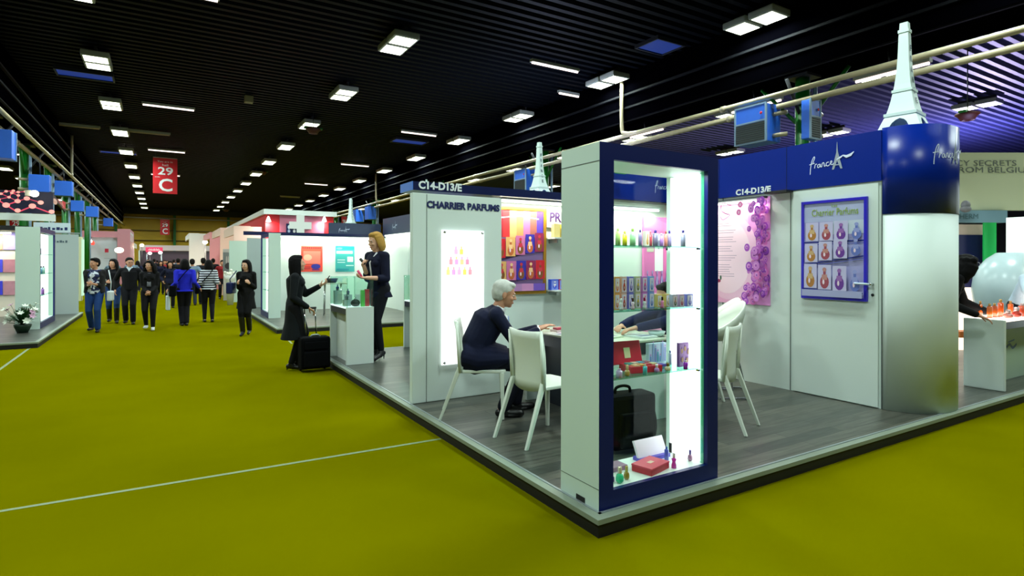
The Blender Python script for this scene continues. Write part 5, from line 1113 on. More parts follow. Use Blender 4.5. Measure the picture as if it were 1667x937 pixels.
for i, (u, v, h, r, s_, n_) in enumerate([(1596, 515, .19, .022, 'slim', 'slim amber bottle nearest the reaching hand on the lit counter'), (1611, 508, .17, .028, 'slim', 'square amber bottle second from the left on the lit counter'), (1619, 508, .17, .028, 'slim', 'amber bottle close beside its twin on the lit counter'), (1629, 509, .21, .03, 'slim', 'tall orange bottle in the middle of the lit counter'),
                    (1645, 506, .18, .028, 'slim', 'orange bottle before the white sleeve on the lit counter'), (1641, 517, .1, .05, 'round', 'squat rosy jar at the front of the lit counter'), (1655, 517, .12, .05, 'round', 'squat red jar with a clear cap on the lit counter'), (1664, 513, .16, .04, 'slim', 'reddish bottle at the right edge of the photo')]):
    yy = .46 if i == 0 else (.34 if v < 512 else .22); x = oy(u, v, yy).x; bottle(x, yy, .935, h, r, ['#c05818', '#d86820', '#c8581c', '#e05818', '#e06428', '#e08878', '#d03828', '#d04828'][i], '#d8a860' if i < 5 else '#e0c8c8', n_, None, s_)
# rounded bench back with its lamplight put in as emission, framed light wall, easel, overhead sign
t = empty('lit_bench', (0, 0, 0), 'white rounded bench back, its lamplight put in as glow, behind the lit counter', 'bench'); a, b = D(1545, 468, 9.75), D(1605, 525, 9.75); t.location = (a.x, a.y, ZP)
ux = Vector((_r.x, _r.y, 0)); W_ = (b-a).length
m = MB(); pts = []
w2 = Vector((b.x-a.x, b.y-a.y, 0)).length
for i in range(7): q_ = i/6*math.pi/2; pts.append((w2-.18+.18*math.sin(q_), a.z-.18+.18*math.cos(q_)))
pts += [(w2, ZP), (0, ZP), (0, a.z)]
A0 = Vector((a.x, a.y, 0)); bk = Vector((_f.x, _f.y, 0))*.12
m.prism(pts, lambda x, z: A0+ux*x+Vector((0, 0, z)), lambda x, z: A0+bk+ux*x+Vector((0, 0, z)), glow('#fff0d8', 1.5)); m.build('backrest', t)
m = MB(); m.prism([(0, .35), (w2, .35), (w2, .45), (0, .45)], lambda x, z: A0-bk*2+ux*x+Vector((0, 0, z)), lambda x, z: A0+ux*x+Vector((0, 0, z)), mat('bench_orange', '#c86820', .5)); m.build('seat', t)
def upright(u0, v0, u1, v1, d, thick, m_):
    a, b = D(u0, v0, d), D(u1, v1, d); A = Vector((a.x, a.y, 0)); B = Vector((b.x, b.y, 0)); uu = (B-A).normalized(); L = (B-A).length; bk = Vector((-uu.y, uu.x, 0))*thick; z1 = a.z; z0 = b.z
    q_ = MB(); q_.prism([(0, z0), (L, z0), (L, z1), (0, z1)], lambda x, z: A+uu*x+Vector((0, 0, z)), lambda x, z: A+bk+uu*x+Vector((0, 0, z)), m_); return q_, A, uu, L, z0, z1
t = empty('overhead_sign', (0, 0, 0), 'cream overhead sign lettered about secrets from Belgium, right of the pillar', 'sign')
q_, A, uu, L, z0, z1 = upright(1530, 248, 1720, 342, 10.5, .12, mat('cream_sign', '#f0f4cc', .5)); t.location = (A.x, A.y, z0); q_.build('board', t)
for (s_, u, v, ul, hh) in [('CY SECRETS', 1554, 270, 1653, 9), ('FROM BELGIUM', 1550, 281, 1682, 9)]:
    a = D(u, v, 10.5); b = D(ul, v-6, 10.5); n_ = uu.cross(Vector((0, 0, 1))); text(s_, a - Vector((_f.x, _f.y, 0))*.02, uu, (Vector((b.x-a.x, b.y-a.y, 0))).length, hh/939*10.5, pc('#7a8078'), t, bold=-.0)
q_, *_ = upright(1530, 342, 1640, 362, 10.4, .2, mat('blue_grey_band', '#8cb0c0', .5)); q_.build('lower_band', t)
a = D(1553, 356, 10.4); text('THERM', a - Vector((_f.x, _f.y, 0))*.02, uu, .42, .09, pc('#5c8088'), t, bold=0)
a = D(1572, 340, 10.2); MB().ell(a, (.11, .08, .06), mat('hat_grey', '#a0a0a8', .5)).build('hat_brim', t); MB().ell(a+Vector((0, 0, .07)), (.08, .07, .08), mat('hat_grey', '#a0a0a8', .5)).build('hat_crown', t)
m = MB()
for u in (1545, 1700): a = D(u, 400, 10.6); m.tube([(a.x, a.y, 0), (a.x, a.y, z0+.5)], .05, ALU, 8)
m.build('post', t)
t = empty('back_wall_display', (0, 0, 0), 'navy panel with white ring pattern in a cream surround behind the bending woman', 'display board'); q_, A, uu, L, z0, z1 = upright(1545, 382, 1600, 470, 9.9, .06, mat('dark_violet_blue', '#1a1850', .4)); t.location = (A.x, A.y, ZP); q_.build('navy_panel', t)
q_, *_ = upright(1540, 365, 1612, 382, 9.95, .5, PEACH); q_.build('surround_top', t); q_, *_ = upright(1600, 382, 1614, 600, 9.95, .1, PW); q_.build('surround_side', t); q_, *_ = upright(1530, 470, 1612, 640, 10.0, .06, mat('green_grey_wall', '#8ea48c', .5)); q_.build('lower_wall', t)
p = Pic(A+Vector((0, 0, z0)), uu); 
for (x, z, r) in ((.28, .5, .07), (.40, .52, .055), (.5, .42, .04), (.2, .42, .05)): p.ring(x, z, r, .012, pc('#e8d8e8'))
p.build('ring_print', t)
t = empty('easel', (0, 0, 0), 'green leaning easel behind the lit counter', 'easel'); a0, a1, a2 = D(1604, 352, 9.6), D(1624, 470, 9.6), D(1600, 480, 9.6); t.location = (a1.x, a1.y, ZP); GR = mat('bright_green', '#20c860', .5); m = MB()
q_, *_ = upright(1602, 362, 1622, 440, 9.7, .03, GR); q_.build('green_panel', t)
m.tube([D(1604, 440, 9.6), D(1626, 540, 9.6)], .012, ALU, 6); m.tube([D(1622, 440, 9.6), D(1600, 540, 9.6)], .012, ALU, 6); m.tube([D(1603, 455, 9.6), D(1622, 455, 9.6)], .012, ALU, 6); m.build('leg', t)
t = empty('light_wall', (0, 0, 0), 'black framed glowing white panel at the right edge of the photo', 'light panel'); x_ = 8.5; a = ox(1622, 345, 9.7)
# light wall parallel to the aisle
ya, za = a.y, a.z; zb = ox(1632, 470, 9.7).z
m = MB(); m.box((9.7, ya-2.5, za-.1), (9.78, ya, za), BLACK); m.box((9.7, ya-.12, ZP), (9.78, ya, za-.1), BLACK); m.box((9.7, ya-2.5, ZP), (9.78, ya-2.4, za-.1), BLACK); m.build('frame', t); t.location = (9.74, ya-1, ZP)
MB().box((9.73, ya-2.4, .5), (9.76, ya-.12, za-.1), glow('#eafff4', 1.6)).build('lit_panel', t); p = Pic((9.729, ya-.12, .5), (0, -1, 0)); p.rect(.55, 1.05, .9, 1.2, pc('#2840b8')); p.build('printed_mark', t)
# added unseen uplights that wash the side bay ceiling with lavender light
for i, (x, y, z, pw, n_) in enumerate([(24, 6.5, 2.9, 1900, 'behind the cream overhead sign'), (14.5, 3.2, 2.9, 60, 'beyond the cream overhead sign')]):
    t = empty('added_uplight', (x, y, z), 'added unseen violet white fill light on a pole %s' % n_, 'added_uplight'); MB().box((x-.25, y-.08, z-.1), (x+.25, y+.08, z), DSTEEL).build('body', t); MB().box((x-.22, y-.06, z), (x+.22, y+.06, z+.01), glow('#c8c0ff', 4)).build('lens', t); MB().tube([(x, y, 0), (x, y, z-.1)], .04, DSTEEL, 8).build('pole', t)
    area(t, (x, y, z+.03), (.45, .15), pw, (.62, .55, 1), (0, 0, 1))
for i, (x, y, z, pw) in enumerate([(6.6, 9.9, 3.3, 300)]):
    t = empty('added_uplight', (x, y, z), 'added unseen cool blue fill light on a pole behind the main stand', 'added_uplight'); MB().box((x-.25, y-.08, z-.1), (x+.25, y+.08, z), DSTEEL).build('body', t); MB().box((x-.22, y-.06, z), (x+.22, y+.06, z+.01), glow('#c0d0ff', 4)).build('lens', t); MB().tube([(x, y, 0), (x, y, z-.1)], .04, DSTEEL, 8).build('pole', t)  # added unseen light, tints the middle ceiling ribs blue
    area(t, (x, y, z+.03), (.45, .15), pw, (.6, .68, 1), (0, 0, 1))
# ================================================================ people
SKIN = mat('skin', '#c08a6c', .55, noise=.04, nscale=12); SKIN2 = mat('skin_pale', '#d6a488', .55, noise=.04, nscale=12)
def remeshed(mb, name, voxel, smooth_it=4, m=None):
    me = mb.mesh(name); o = bpy.data.objects.new('tmp', me); COL.objects.link(o)
    r = o.modifiers.new('r', 'REMESH'); r.mode = 'VOXEL'; r.voxel_size = voxel; r.use_smooth_shade = True
    if smooth_it: s_ = o.modifiers.new('s', 'SMOOTH'); s_.factor = .5; s_.iterations = smooth_it
    me2 = bpy.data.meshes.new_from_object(o.evaluated_get(bpy.context.evaluated_depsgraph_get()))
    bpy.data.objects.remove(o); bpy.data.meshes.remove(me); me2.name = name; me2.materials.clear(); me2.materials.append(m or mb.mats[0])
    for p in me2.polygons: p.use_smooth = True; p.material_index = 0
    return me2
def put(me, name, parent):
    o = bpy.data.objects.new(name, me); COL.objects.link(o); o.parent = parent; return o
def cap(mb, p0, p1, r0, r1, m, n=12, end0=True, end1=True):
    p0 = Vector(p0); p1 = Vector(p1); d = (p1-p0); L = d.length or 1e-4; d = d/L
    q = d.to_track_quat('Z', 'Y').to_matrix(); secs = []
    K = 4
    for i in range(K): a = math.pi/2*(i/K); secs.append((p0 - d*(r0*math.cos(a)), max(r0*math.sin(a), 1e-4)))
    secs.append((p0, r0)); secs.append((p1, r1))
    for i in range(K-1, -1, -1): a = math.pi/2*(i/K); secs.append((p1 + d*(r1*math.cos(a)), max(r1*math.sin(a), 1e-4)))
    mb.loft([(c, q @ Vector((r, 0, 0)), q @ Vector((0, r, 0))) for c, r in secs], m, n)
V_ = lambda x, y, z: Vector((x, y, z))
def ik(a, b, l1, l2, pole):
    a = Vector(a); b = Vector(b); d = b-a; L = min(d.length, (l1+l2)*.995); dn = d.normalized(); b = a + dn*L
    x = (l1*l1 - l2*l2 + L*L)/(2*L); h = math.sqrt(max(l1*l1 - x*x, 0)); pl = Vector(pole); pl = (pl - dn*pl.dot(dn)).normalized()
    return a + dn*x + pl*h, b
def hand(mb, wrist, d, palm, side, m, curl=.5, s=1.0, spread=.12):
    # d: direction from the wrist to the fingers; palm: palm normal; side: +1 the thumb leaves on side d x palm
    d = Vector(d).normalized(); palm = Vector(palm); palm = (palm - d*palm.dot(d)).normalized(); t = d.cross(palm)*side
    w = Vector(wrist)
    mb.loft([(w - d*.01*s, t*.024*s, palm*.019*s), (w + d*.03*s, t*.034*s, palm*.017*s), (w + d*.07*s, t*.041*s, palm*.015*s), (w + d*.092*s, t*.038*s, palm*.011*s)], m, 12)
    for i, (o, L) in enumerate([(.030, .072), (.010, .080), (-.010, .074), (-.029, .058)]):
        p = w + d*(.086*s) + t*(o*s); dr = (d + t*(o*spread*10*.4)).normalized(); ang = 0
        for j, f in enumerate((.44, .31, .25)):
            a = curl*(.45, .75, .55)[j]; ang += a
            dd = (dr*math.cos(ang) + palm*math.sin(ang)).normalized(); q = p + dd*(L*f*s)
            cap(mb, p, q, (.0092-.0008*j)*s, (.0086-.0008*j)*s, m, 8); p = q
    p = w + d*.022*s + t*.024*s; q = p + (d*.55 + t*.75 + palm*.25).normalized()*.038*s; cap(mb, p, q, .013*s, .0105*s, m, 8)
    r = q + (d*.85 + t*.25 + palm*(.2+curl*.5)).normalized()*.034*s; cap(mb, q, r, .0105*s, .009*s, m, 8)
    cap(mb, r, r + (d*.9 + palm*(.15+curl*.5)).normalized()*.024*s, .009*s, .0078*s, m, 8)
def person(loc, rz, label, H=1.7, female=False, lean=0, pelvis=None, hands=None, feet=None, headyaw=0, headpitch=0, outfit=None, skin=SKIN, near=False, curl=.5,
           elbow=None, knee=(1, 0, .1), twist=0, group=None, palms=None, face=True, bend=0, vox=None, kneeL=None, kneeR=None):
    O = dict(top='#101218', sleeves='long', bottom='#0c0d12', hair='#0a0806', hairstyle='short', shoes='#08080a', coat=0, heel=0); O.update(outfit or {})
    vb = vox or (.0062 if near else .009); s = H/1.75
    fem = female
    shW = (.150 if fem else .180)*s; hipW = (.088 if fem else .085)*s
    P = Vector(pelvis or (0, 0, .525*H + O['heel']))
    la = R_(lean); ux = Vector((math.cos(la), 0, -math.sin(la))); up = Vector((math.sin(la), 0, math.cos(la)))
    lb = R_(lean + bend); up2 = Vector((math.sin(lb), 0, math.cos(lb))); ux2 = Vector((math.cos(lb), 0, -math.sin(lb)))
    tw = Matrix.Rotation(R_(twist), 3, up2); side = Vector((0, 1, 0)); side2 = tw @ side; ux2 = tw @ ux2
    waist = P + up*.12*s; chest = waist + up2*.22*s; shc = waist + up2*.315*s; neck = shc + up2*.055*s
    S = {+1: shc + side2*shW - up2*.02*s, -1: shc - side2*shW - up2*.02*s}
    Hp = {k: P + side*hipW*k - up*.02*s for k in (1, -1)}
    ua, fa = .172*H, .155*H; th, sh = .245*H, .246*H
    hands = hands or {}; feet = feet or {}; elbow = elbow or {}; palms = palms or {}
    E_ = {}; W_ = {}; K_ = {}; A_ = {}; T_ = {}
    for k in (1, -1):
        hw = hands.get(k) or (P + Vector((.06, k*(shW+.07*s), .02)))
        E_[k], W_[k] = ik(S[k], hw, ua, fa, elbow.get(k, (-.6, k*.5, -.5)))
        ft = feet.get(k) or (.0, k*.09*s, 0, k*.15)
        an = Vector((ft[0], ft[1], ft[2] + .075*s + O['heel'] * .9)); kp = (kneeL if k == 1 else kneeR) or knee
        K_[k], A_[k] = ik(Hp[k], an, th, sh, kp); T_[k] = ft[3] if len(ft) > 3 else 0
    # ---- body, one continuous mesh
    b = MB(); m = skin
    b.loft([(P - up*.1*s, ux*.07*s, side*.10*s), (P - up*.03*s, ux*.105*s, side*.15*s), (P + up*.04*s, ux*.105*s, side*.155*s), (waist, ux*.09*s, side*(.115 if fem else .135)*s), (chest - up2*.06*s, ux2*.105*s, side2*(.135 if fem else .155)*s),
            (chest + up2*.04*s, ux2*.115*s, side2*(.145 if fem else .17)*s), (shc - up2*.01*s, ux2*.08*s, side2*.13*s), (shc + up2*.035*s, ux2*.05*s, side2*.06*s)], m, 18)
    for k in (1, -1):
        cap(b, shc + side2*k*.06*s - up2*.01*s, S[k], .05*s, .052*s, m); cap(b, S[k], E_[k], .049*s, .037*s, m); cap(b, E_[k], W_[k], .038*s, .025*s, m)
        cap(b, Hp[k], K_[k], .085*s, .056*s, m); mid = K_[k].lerp(A_[k], .3); cap(b, K_[k], mid, .054*s, .056*s, m); cap(b, mid, A_[k], .056*s, .036*s, m)
        fd = Vector((math.cos(T_[k]), math.sin(T_[k]), 0)); toe = A_[k] + fd*.13*s; toe.z = A_[k].z - .05*s - O['heel']*.85
        cap(b, A_[k] - fd*.03*s - Vector((0, 0, .03*s)), toe, .032*s, .026*s, m)
        wd = (W_[k]-E_[k]).normalized(); pm = palms.get(k, (Vector((0, -k, 0)) if abs(wd.y) < .8 else Vector((0, 0, -1))))
        hand(b, W_[k], wd, pm, 1 if (wd.cross(Vector(pm))).dot(Vector((.6, -k*.6, .6))) > 0 else -1, m, curl, s)
    hy = Matrix.Rotation(R_(headyaw), 3, 'Z') @ Matrix.Rotation(R_(headpitch), 3, 'Y')
    hx, hs, hz = hy @ Vector((1, 0, 0)), hy @ Vector((0, 1, 0)), hy @ Vector((0, 0, 1))
    hc = neck + up2*.065*s + Vector((0, 0, .055*s)) + ux2*.02*s
    hp = lambda x, y, z: hc + hx*x*s + hs*y*s + hz*z*s
    cap(b, shc, hp(-.015, 0, -.05), .056*s, .05*s, m)
    def he(c, r, mm=None, mbx=None, rot=0):
        t = MB(); t.ell((0, 0, 0), r, mm or m, (0, rot, 0), 16, 12); (mbx or b).add([hp(c[0]+v.x, c[1]+v.y, c[2]+v.z) for v in t.v], t.f, mm or m, True)
    he((-.012, 0, .035), (.098, .079, .092)); he((.028, 0, -.012), (.066, .062, .098)); he((.03, 0, -.055), (.058, .053, .048)); he((.062, 0, -.088), (.026, .026, .02))
    he((.083, 0, .028), (.014, .045, .011)); cap(b, hp(.088, 0, .018), hp(.108, 0, -.018), .0085*s, .0125*s, m, 8); he((.1, 0, -.022), (.012, .017, .009))
    he((.086, 0, -.054), (.012, .024, .007)); he((.083, 0, -.066), (.011, .019, .007))
    for k in (1, -1): he((.068, k*.036, -.022), (.022, .022, .02)); he((-.005, k*.077, -.005), (.018, .01, .032))
    root_me = remeshed(b, 'body', vb, 3)
    root = bpy.data.objects.new('person', root_me); COL.objects.link(root); root.location = loc; root.rotation_euler = (0, 0, rz); tag(root, label, 'person', group)
    def child(mbx, name, mm, v=None, it=4): return put(remeshed(mbx, name, v or vb, it, mm), name, root)
    # ---- face
    if face:
        for k in (1, -1):
            t = MB(); he((.081, k*.031, .008), (.008, .0125, .0065), mat('eye_white', '#d8d4cc', .3), t); he((.087, k*.031, .008), (.0045, .006, .006), mat('dark_iris', '#1a100a', .2), t); t.build('eye', root, local=True)
            t = MB(); he((.089, k*.032, .03), (.006, .019, .0035), mat('brow', O['hair'], .8), t); t.build('eyebrow', root, local=True)
        t = MB(); he((.0935, 0, -.0595), (.0075, .022, .0055), mat('lips', '#a04a44', .5), t); t.build('mouth', root, local=True)
    # ---- clothing
    mt = mat('cloth_' + O['top'].strip('#') + '_' + O.get('topname', ''), O['top'], .85, spec=.25, noise=.25, nscale=7, bump=.9) if not O.get('topmat') else O['topmat']
    c = MB(); k_ = 1.13
    low = O['coat']
    secs = []
    if low:
        secs += [(P - Vector((.0, 0, low*s)) - ux*.02*s, Vector((.15*s + .05*low, 0, 0)), side*(.19*s + .06*low)), (P - Vector((0, 0, low*s*.5)), Vector((.14*s, 0, 0)), side*.185*s)]
    secs += [(P - up*.06*s, ux*.125*s, side*.172*s), (P + up*.03*s, ux*.122*s, side*.17*s), (waist, ux*(.105 if fem else .118)*s, side*(.135 if fem else .156)*s), (chest - up2*.06*s, ux2*.125*s, side2*(.152 if fem else .175)*s),
             (chest + up2*.04*s, ux2*.132*s, side2*(.16 if fem else .188)*s), (shc - up2*.01*s, ux2*.095*s, side2*.15*s), (shc + up2*.04*s, ux2*.062*s, side2*.075*s)]
    c.loft(secs, mt, 22)
    sl = O['sleeves']
    for k in (1, -1):
        cap(c, shc + side2*k*.07*s - up2*.008*s, S[k], .062*s, .066*s, mt)
        if sl == 'long': cap(c, S[k], E_[k], .065*s, .052*s, mt); cap(c, E_[k], W_[k] - (W_[k]-E_[k]).normalized()*.03*s, .052*s, .040*s, mt)
        elif sl == 'elbow': cap(c, S[k], E_[k], .066*s, .056*s, mt); cap(c, E_[k], E_[k].lerp(W_[k], .35), .056*s, .05*s, mt)
        else: cap(c, S[k], S[k].lerp(E_[k], .6), .066*s, .06*s, mt)
    if fem:
        for k in (1, -1): t = MB(); c.ell(chest + ux2*.085*s + side2*k*.065*s - up2*.01*s, (.055*s,)*3, mt)
    if O.get('seatcoat'):
        q0 = P + ux*.02*s
        c.loft([(q0 - ux*.17*s + up*.02*s, up*.07*s, side*.17*s), (q0 - ux*.14*s - up*.02*s, up*.14*s, side*.22*s), (q0 - up*.02*s, up*.16*s, side*.235*s), (q0 + V_(.16*s, 0, -.01*s), V_(0, 0, .12*s), side*.22*s), (q0 + V_(.26*s, 0, -.01*s), V_(0, 0, .085*s), side*.20*s)], mt, 20)
        c.loft([(P - ux*.0*s, ux*.15*s, side*.19*s), (waist - ux*.02*s, ux*.145*s, side*.18*s), (chest - up2*.06*s - ux2*.02*s, ux2*.15*s, side2*.19*s), (chest - ux2*.02*s, ux2*.155*s, side2*.195*s), (chest + up2*.06*s - ux2*.01*s, ux2*.125*s, side2*.18*s), (shc - up2*.01*s, ux2*.085*s, side2*.13*s)], mt, 20)
    nm = O.get('topname', 'coat' if low > .25 else 'jacket')
    child(c, nm, mt, max(vb, .008))
    c = MB(); bt = mat('cloth_b_' + O['bottom'].strip('#'), O['bottom'], .85, spec=.25, noise=.25, nscale=7, bump=.9)
    c.loft([(P - up*.12*s, ux*.08*s, side*.12*s), (P - up*.05*s, ux*.12*s, side*.165*s), (P + up*.03*s, ux*.118*s, side*.162*s), (P + up*.09*s, ux*.1*s, side*.14*s)], bt, 20)
    lw = .072 if O.get('slim') else .082
    for k in (1, -1):
        cap(c, Hp[k], K_[k], .1*s, .07*s, bt); cap(c, K_[k], A_[k] + (K_[k]-A_[k]).normalized()*.02*s, .07*s, (.045 if O.get('slim') else .06)*s, bt)
    child(c, O.get('botname', 'trousers'), bt, max(vb, .009))
    sm_ = mat('shoe_' + O['shoes'].strip('#'), O['shoes'], .4, noise=.05)
    for k in (1, -1):
        c = MB(); fd = Vector((math.cos(T_[k]), math.sin(T_[k]), 0)); a = A_[k]; hl = O['heel']; zz = a.z - .075*s - hl*.9
        heelp = Vector((a.x, a.y, zz + .035*s + hl*.9)) - fd*.035*s; toe = Vector((a.x, a.y, zz + .033*s)) + fd*(.16 - hl*.35)*s
        cap(c, heelp, toe, .038*s, .032*s, sm_); cap(c, Vector((a.x, a.y, a.z - .01*s)), heelp.lerp(toe, .35), .04*s, .04*s, sm_)
        if hl: cap(c, heelp - fd*.02*s - Vector((0, 0, .01)), Vector((heelp.x, heelp.y, zz + .008)) - fd*.02*s, .014*s, .007, sm_, 8)
        else: c.loft([(Vector((a.x, a.y, zz + .004)) + fd*.055*s, fd*.118*s, Vector((-fd.y, fd.x, 0))*.04*s), (Vector((a.x, a.y, zz + .022)) + fd*.055*s, fd*.12*s, Vector((-fd.y, fd.x, 0))*.041*s)], sm_, 16)
        if O.get('boots'): cap(c, a, A_[k].lerp(K_[k], .75), .055*s, .066*s, sm_)
        child(c, 'boot' if O.get('boots') else 'shoe', sm_, .007, 2)
    # ---- hair
    hm = mat('hair_' + O['hair'].strip('#'), O['hair'], .75, spec=.15, noise=.3, nscale=30, bump=.15); c = MB(); st = O['hairstyle']
    he((-.022, 0, .052), (.101, .086, .088), hm, c); he((-.045, 0, .015), (.078, .084, .085), hm, c)
    if st == 'short': he((.035, .0, .098), (.055, .062, .03), hm, c); he((-.05, 0, -.03), (.06, .07, .045), hm, c)
    if st in ('bob', 'long', 'curly', 'verylong'):
        he((.015, 0, .1), (.068, .07, .036), hm, c)
        Lh = dict(bob=.13, long=.27, verylong=.3, curly=.2)[st]
        wd_ = 1.35 if st == 'curly' else 1.0
        for k in (1, -1):
            c.loft([(hp(-.01, k*.06, .08), hx*.06*s, hs*.03*s), (hp(-.015, k*.083*wd_, 0), hx*.058*s*wd_, hs*.022*s*wd_), (hp(-.025, k*.088*wd_, -Lh*.5), hx*.055*s*wd_, hs*.024*s*wd_), (hp(-.03, k*.08*wd_, -Lh), hx*.035*s, hs*.018*s)], hm, 12)
        c.loft([(hp(-.07, 0, .06), hx*.05*s, hs*.08*s), (hp(-.085, 0, -.03), hx*.045*s*wd_, hs*.09*s*wd_), (hp(-.085, 0, -Lh*.65), hx*.04*s*wd_, hs*.09*s*wd_), (hp(-.08, 0, -Lh), hx*.025*s, hs*.065*s)], hm, 16)
        if st == 'curly':
            rr = random.Random(3)
            for _ in range(46): a = rr.uniform(.9, 5.4); z = rr.uniform(-.2, .07); he((math.cos(a)*.085 - .02, math.sin(a)*.1, z), (.034,)*3, hm, c)
    child(c, 'hair', hm, .0085, 3)
    root['_pts'] = ''
    del root['_pts']
    M = wm(root)
    return root, dict(W=W_, E=E_, S=S, hc=hc, P=P, hp=hp, chest=chest, neck=neck, shc=shc, up=up2, ux=ux2, side=side2, waist=waist, s=s, M=M)
# ================================================================ the people
FAST = False
V = Vector
def accessory(mb, name, root): return mb.build(name, root, local=True)
# seated grey-haired man
r, J = person((.50, 2.38, ZP), R_(-27), 'grey haired man in a dark navy suit sitting and leaning over the table', H=1.86, pelvis=(-.03, 0, .58), lean=14, bend=14, near=True, headpitch=12, headyaw=0,
    hands={-1: (.57, -.02, .82), 1: (.60, .22, .81)}, elbow={-1: (-.3, -.3, -1), 1: (0, .3, -1)}, feet={-1: (.22, -.10, 0, -.1), 1: (.36, .14, 0, .2)}, knee=(1, 0, .6), palms={-1: (0, 0, -1), 1: (0, 0, -1)}, curl=.35, twist=0,
    outfit=dict(top='#0e1430', bottom='#0b0e1c', hair='#c4c6c0', hairstyle='short', coat=.05, seatcoat=1, topname='suit_jacket'), skin=SKIN)
nk = J['shc']; c = MB(); c.loft([(nk+J['up']*.0, J['ux']*.078, J['side']*.085), (nk+J['up']*.045+J['ux']*.012, J['ux']*.066, J['side']*.068), (nk+J['up']*.06+J['ux']*.015, J['ux']*.062, J['side']*.063)], pc('#e8ecf0'), 18, True); c.build('shirt_collar', r, local=True)
ch_ = J['chest']; f0 = nk + J['ux']*.092 + J['up']*.01; c = MB(); c.loft([(f0, J['ux']*.03, J['side']*.055), (ch_+J['ux']*.135+J['up']*.06, J['ux']*.02, J['side']*.045), (ch_+J['ux']*.135-J['up']*.06, J['ux']*.018, J['side']*.012)], pc('#e8ecf0'), 10); c.build('shirt_front', r, local=True)
c = MB(); c.tube([f0+J['ux']*.03, ch_+J['ux']*.155+J['up']*.04, ch_+J['ux']*.155-J['up']*.05], [.014, .022, .016], mat('striped_tie', '#7890b8', .5, noise=.3, nscale=40), 8); c.build('tie', r, local=True)
for k in (-1, 1): w_ = J['W'][k]; d = (w_-J['E'][k]).normalized(); c = MB(); cap(c, w_-d*.045, w_-d*.015, .036, .034, pc('#f0f2f4'), 12); c.build('shirt_cuff', r, local=True)
# second sitter, largely hidden by the showcase
r, J = person((2.58, 1.72, ZP), R_(178), 'seated person in dark blue resting both arms on the table behind the showcase', H=1.84, pelvis=(0, 0, .545), lean=12, bend=14, near=False, headpitch=8,
    hands={-1: (.66, -.20, .82), 1: (.78, .12, .83)}, elbow={-1: (0, -1, -.3), 1: (0, 1, -.3)}, feet={-1: (.42, -.12, 0), 1: (.40, .12, 0)}, knee=(1, 0, .6), palms={-1: (0, 0, -1), 1: (0, 0, -1)},
    outfit=dict(top='#0c1440', bottom='#0b0e1c', hair='#141010', hairstyle='short', coat=.1))
# blonde woman
def slit(x): return x
r, J = person((.66, 5.93, ZP), R_(205), 'blonde woman in a navy jacket and high heels standing behind the glass case', H=1.95, female=True, lean=4, near=True, headpitch=10, headyaw=-5,
    hands={1: (.34, .12, 1.24), -1: (.27, -.02, 1.40)}, elbow={1: (-.4, .3, -1), -1: (-.4, -.3, -1)}, feet={1: (.02, .08, 0, .1), -1: (-.03, -.08, 0, -.1)}, palms={1: (0, 0, 1), -1: (0, 1, 0)}, curl=.8,
    outfit=dict(top='#0a0e28', sleeves='elbow', bottom='#0a0c16', hair='#a8803c', hairstyle='bob', coat=.14, heel=.07, slim=True, shoes='#0c0a10'), skin=SKIN2)
c = MB(); n_ = J['shc']+J['ux']*.11; c.tube([J['shc']+J['ux']*.06+J['side']*.07+J['up']*.04, J['chest']+J['ux']*.15, J['waist']+J['ux']*.13], .012, pc('#e8e8ec'), 8); c.build('lapel_edge', r, local=True)
q_ = J['W'][1]; d = (q_-J['E'][1]).normalized(); c = MB(); c.tube([q_+d*.08+V((0, 0, .01)), q_+d*.14+V((0, 0, .10))], .018, pc('#e04878'), 10); c.build('pink_flask', r, local=True)
q_ = J['W'][-1]; d = (q_-J['E'][-1]).normalized(); c = MB(); c.tube([q_+d*.07+V((0, .04, 0)), q_+d*.11+V((0, -.05, .05))], .02, BLACK, 10); c.build('black_tester', r, local=True)
# dark haired woman with trolley
r, J = person((-.47, 6.36, 0), R_(-14), 'woman with long black hair and long dark coat standing beside her trolley', H=1.74, female=True, lean=2, near=True, headpitch=-6, headyaw=10,
    hands={-1: (.20, -.13, .91), 1: (.36, .12, 1.22)}, elbow={-1: (-.6, -.4, -.6), 1: (-.3, .4, -.9)}, feet={1: (.04, .09, 0, .1), -1: (-.04, -.09, 0, -.1)}, palms={-1: (0, 0, -1), 1: (0, 0, 1)}, curl=.9,
    outfit=dict(top='#0a1014', bottom='#08090c', hair='#050406', hairstyle='long', coat=.50, topname='coat', heel=.03, slim=True), skin=SKIN2)
q_ = J['W'][1]; d = (q_-J['E'][1]).normalized(); c = MB(); c.tube([q_+d*.06+V((0, 0, .0)), q_+d*.13+V((.03, 0, .09))], .008, BLACK, 8); c.build('pen', r, local=True)
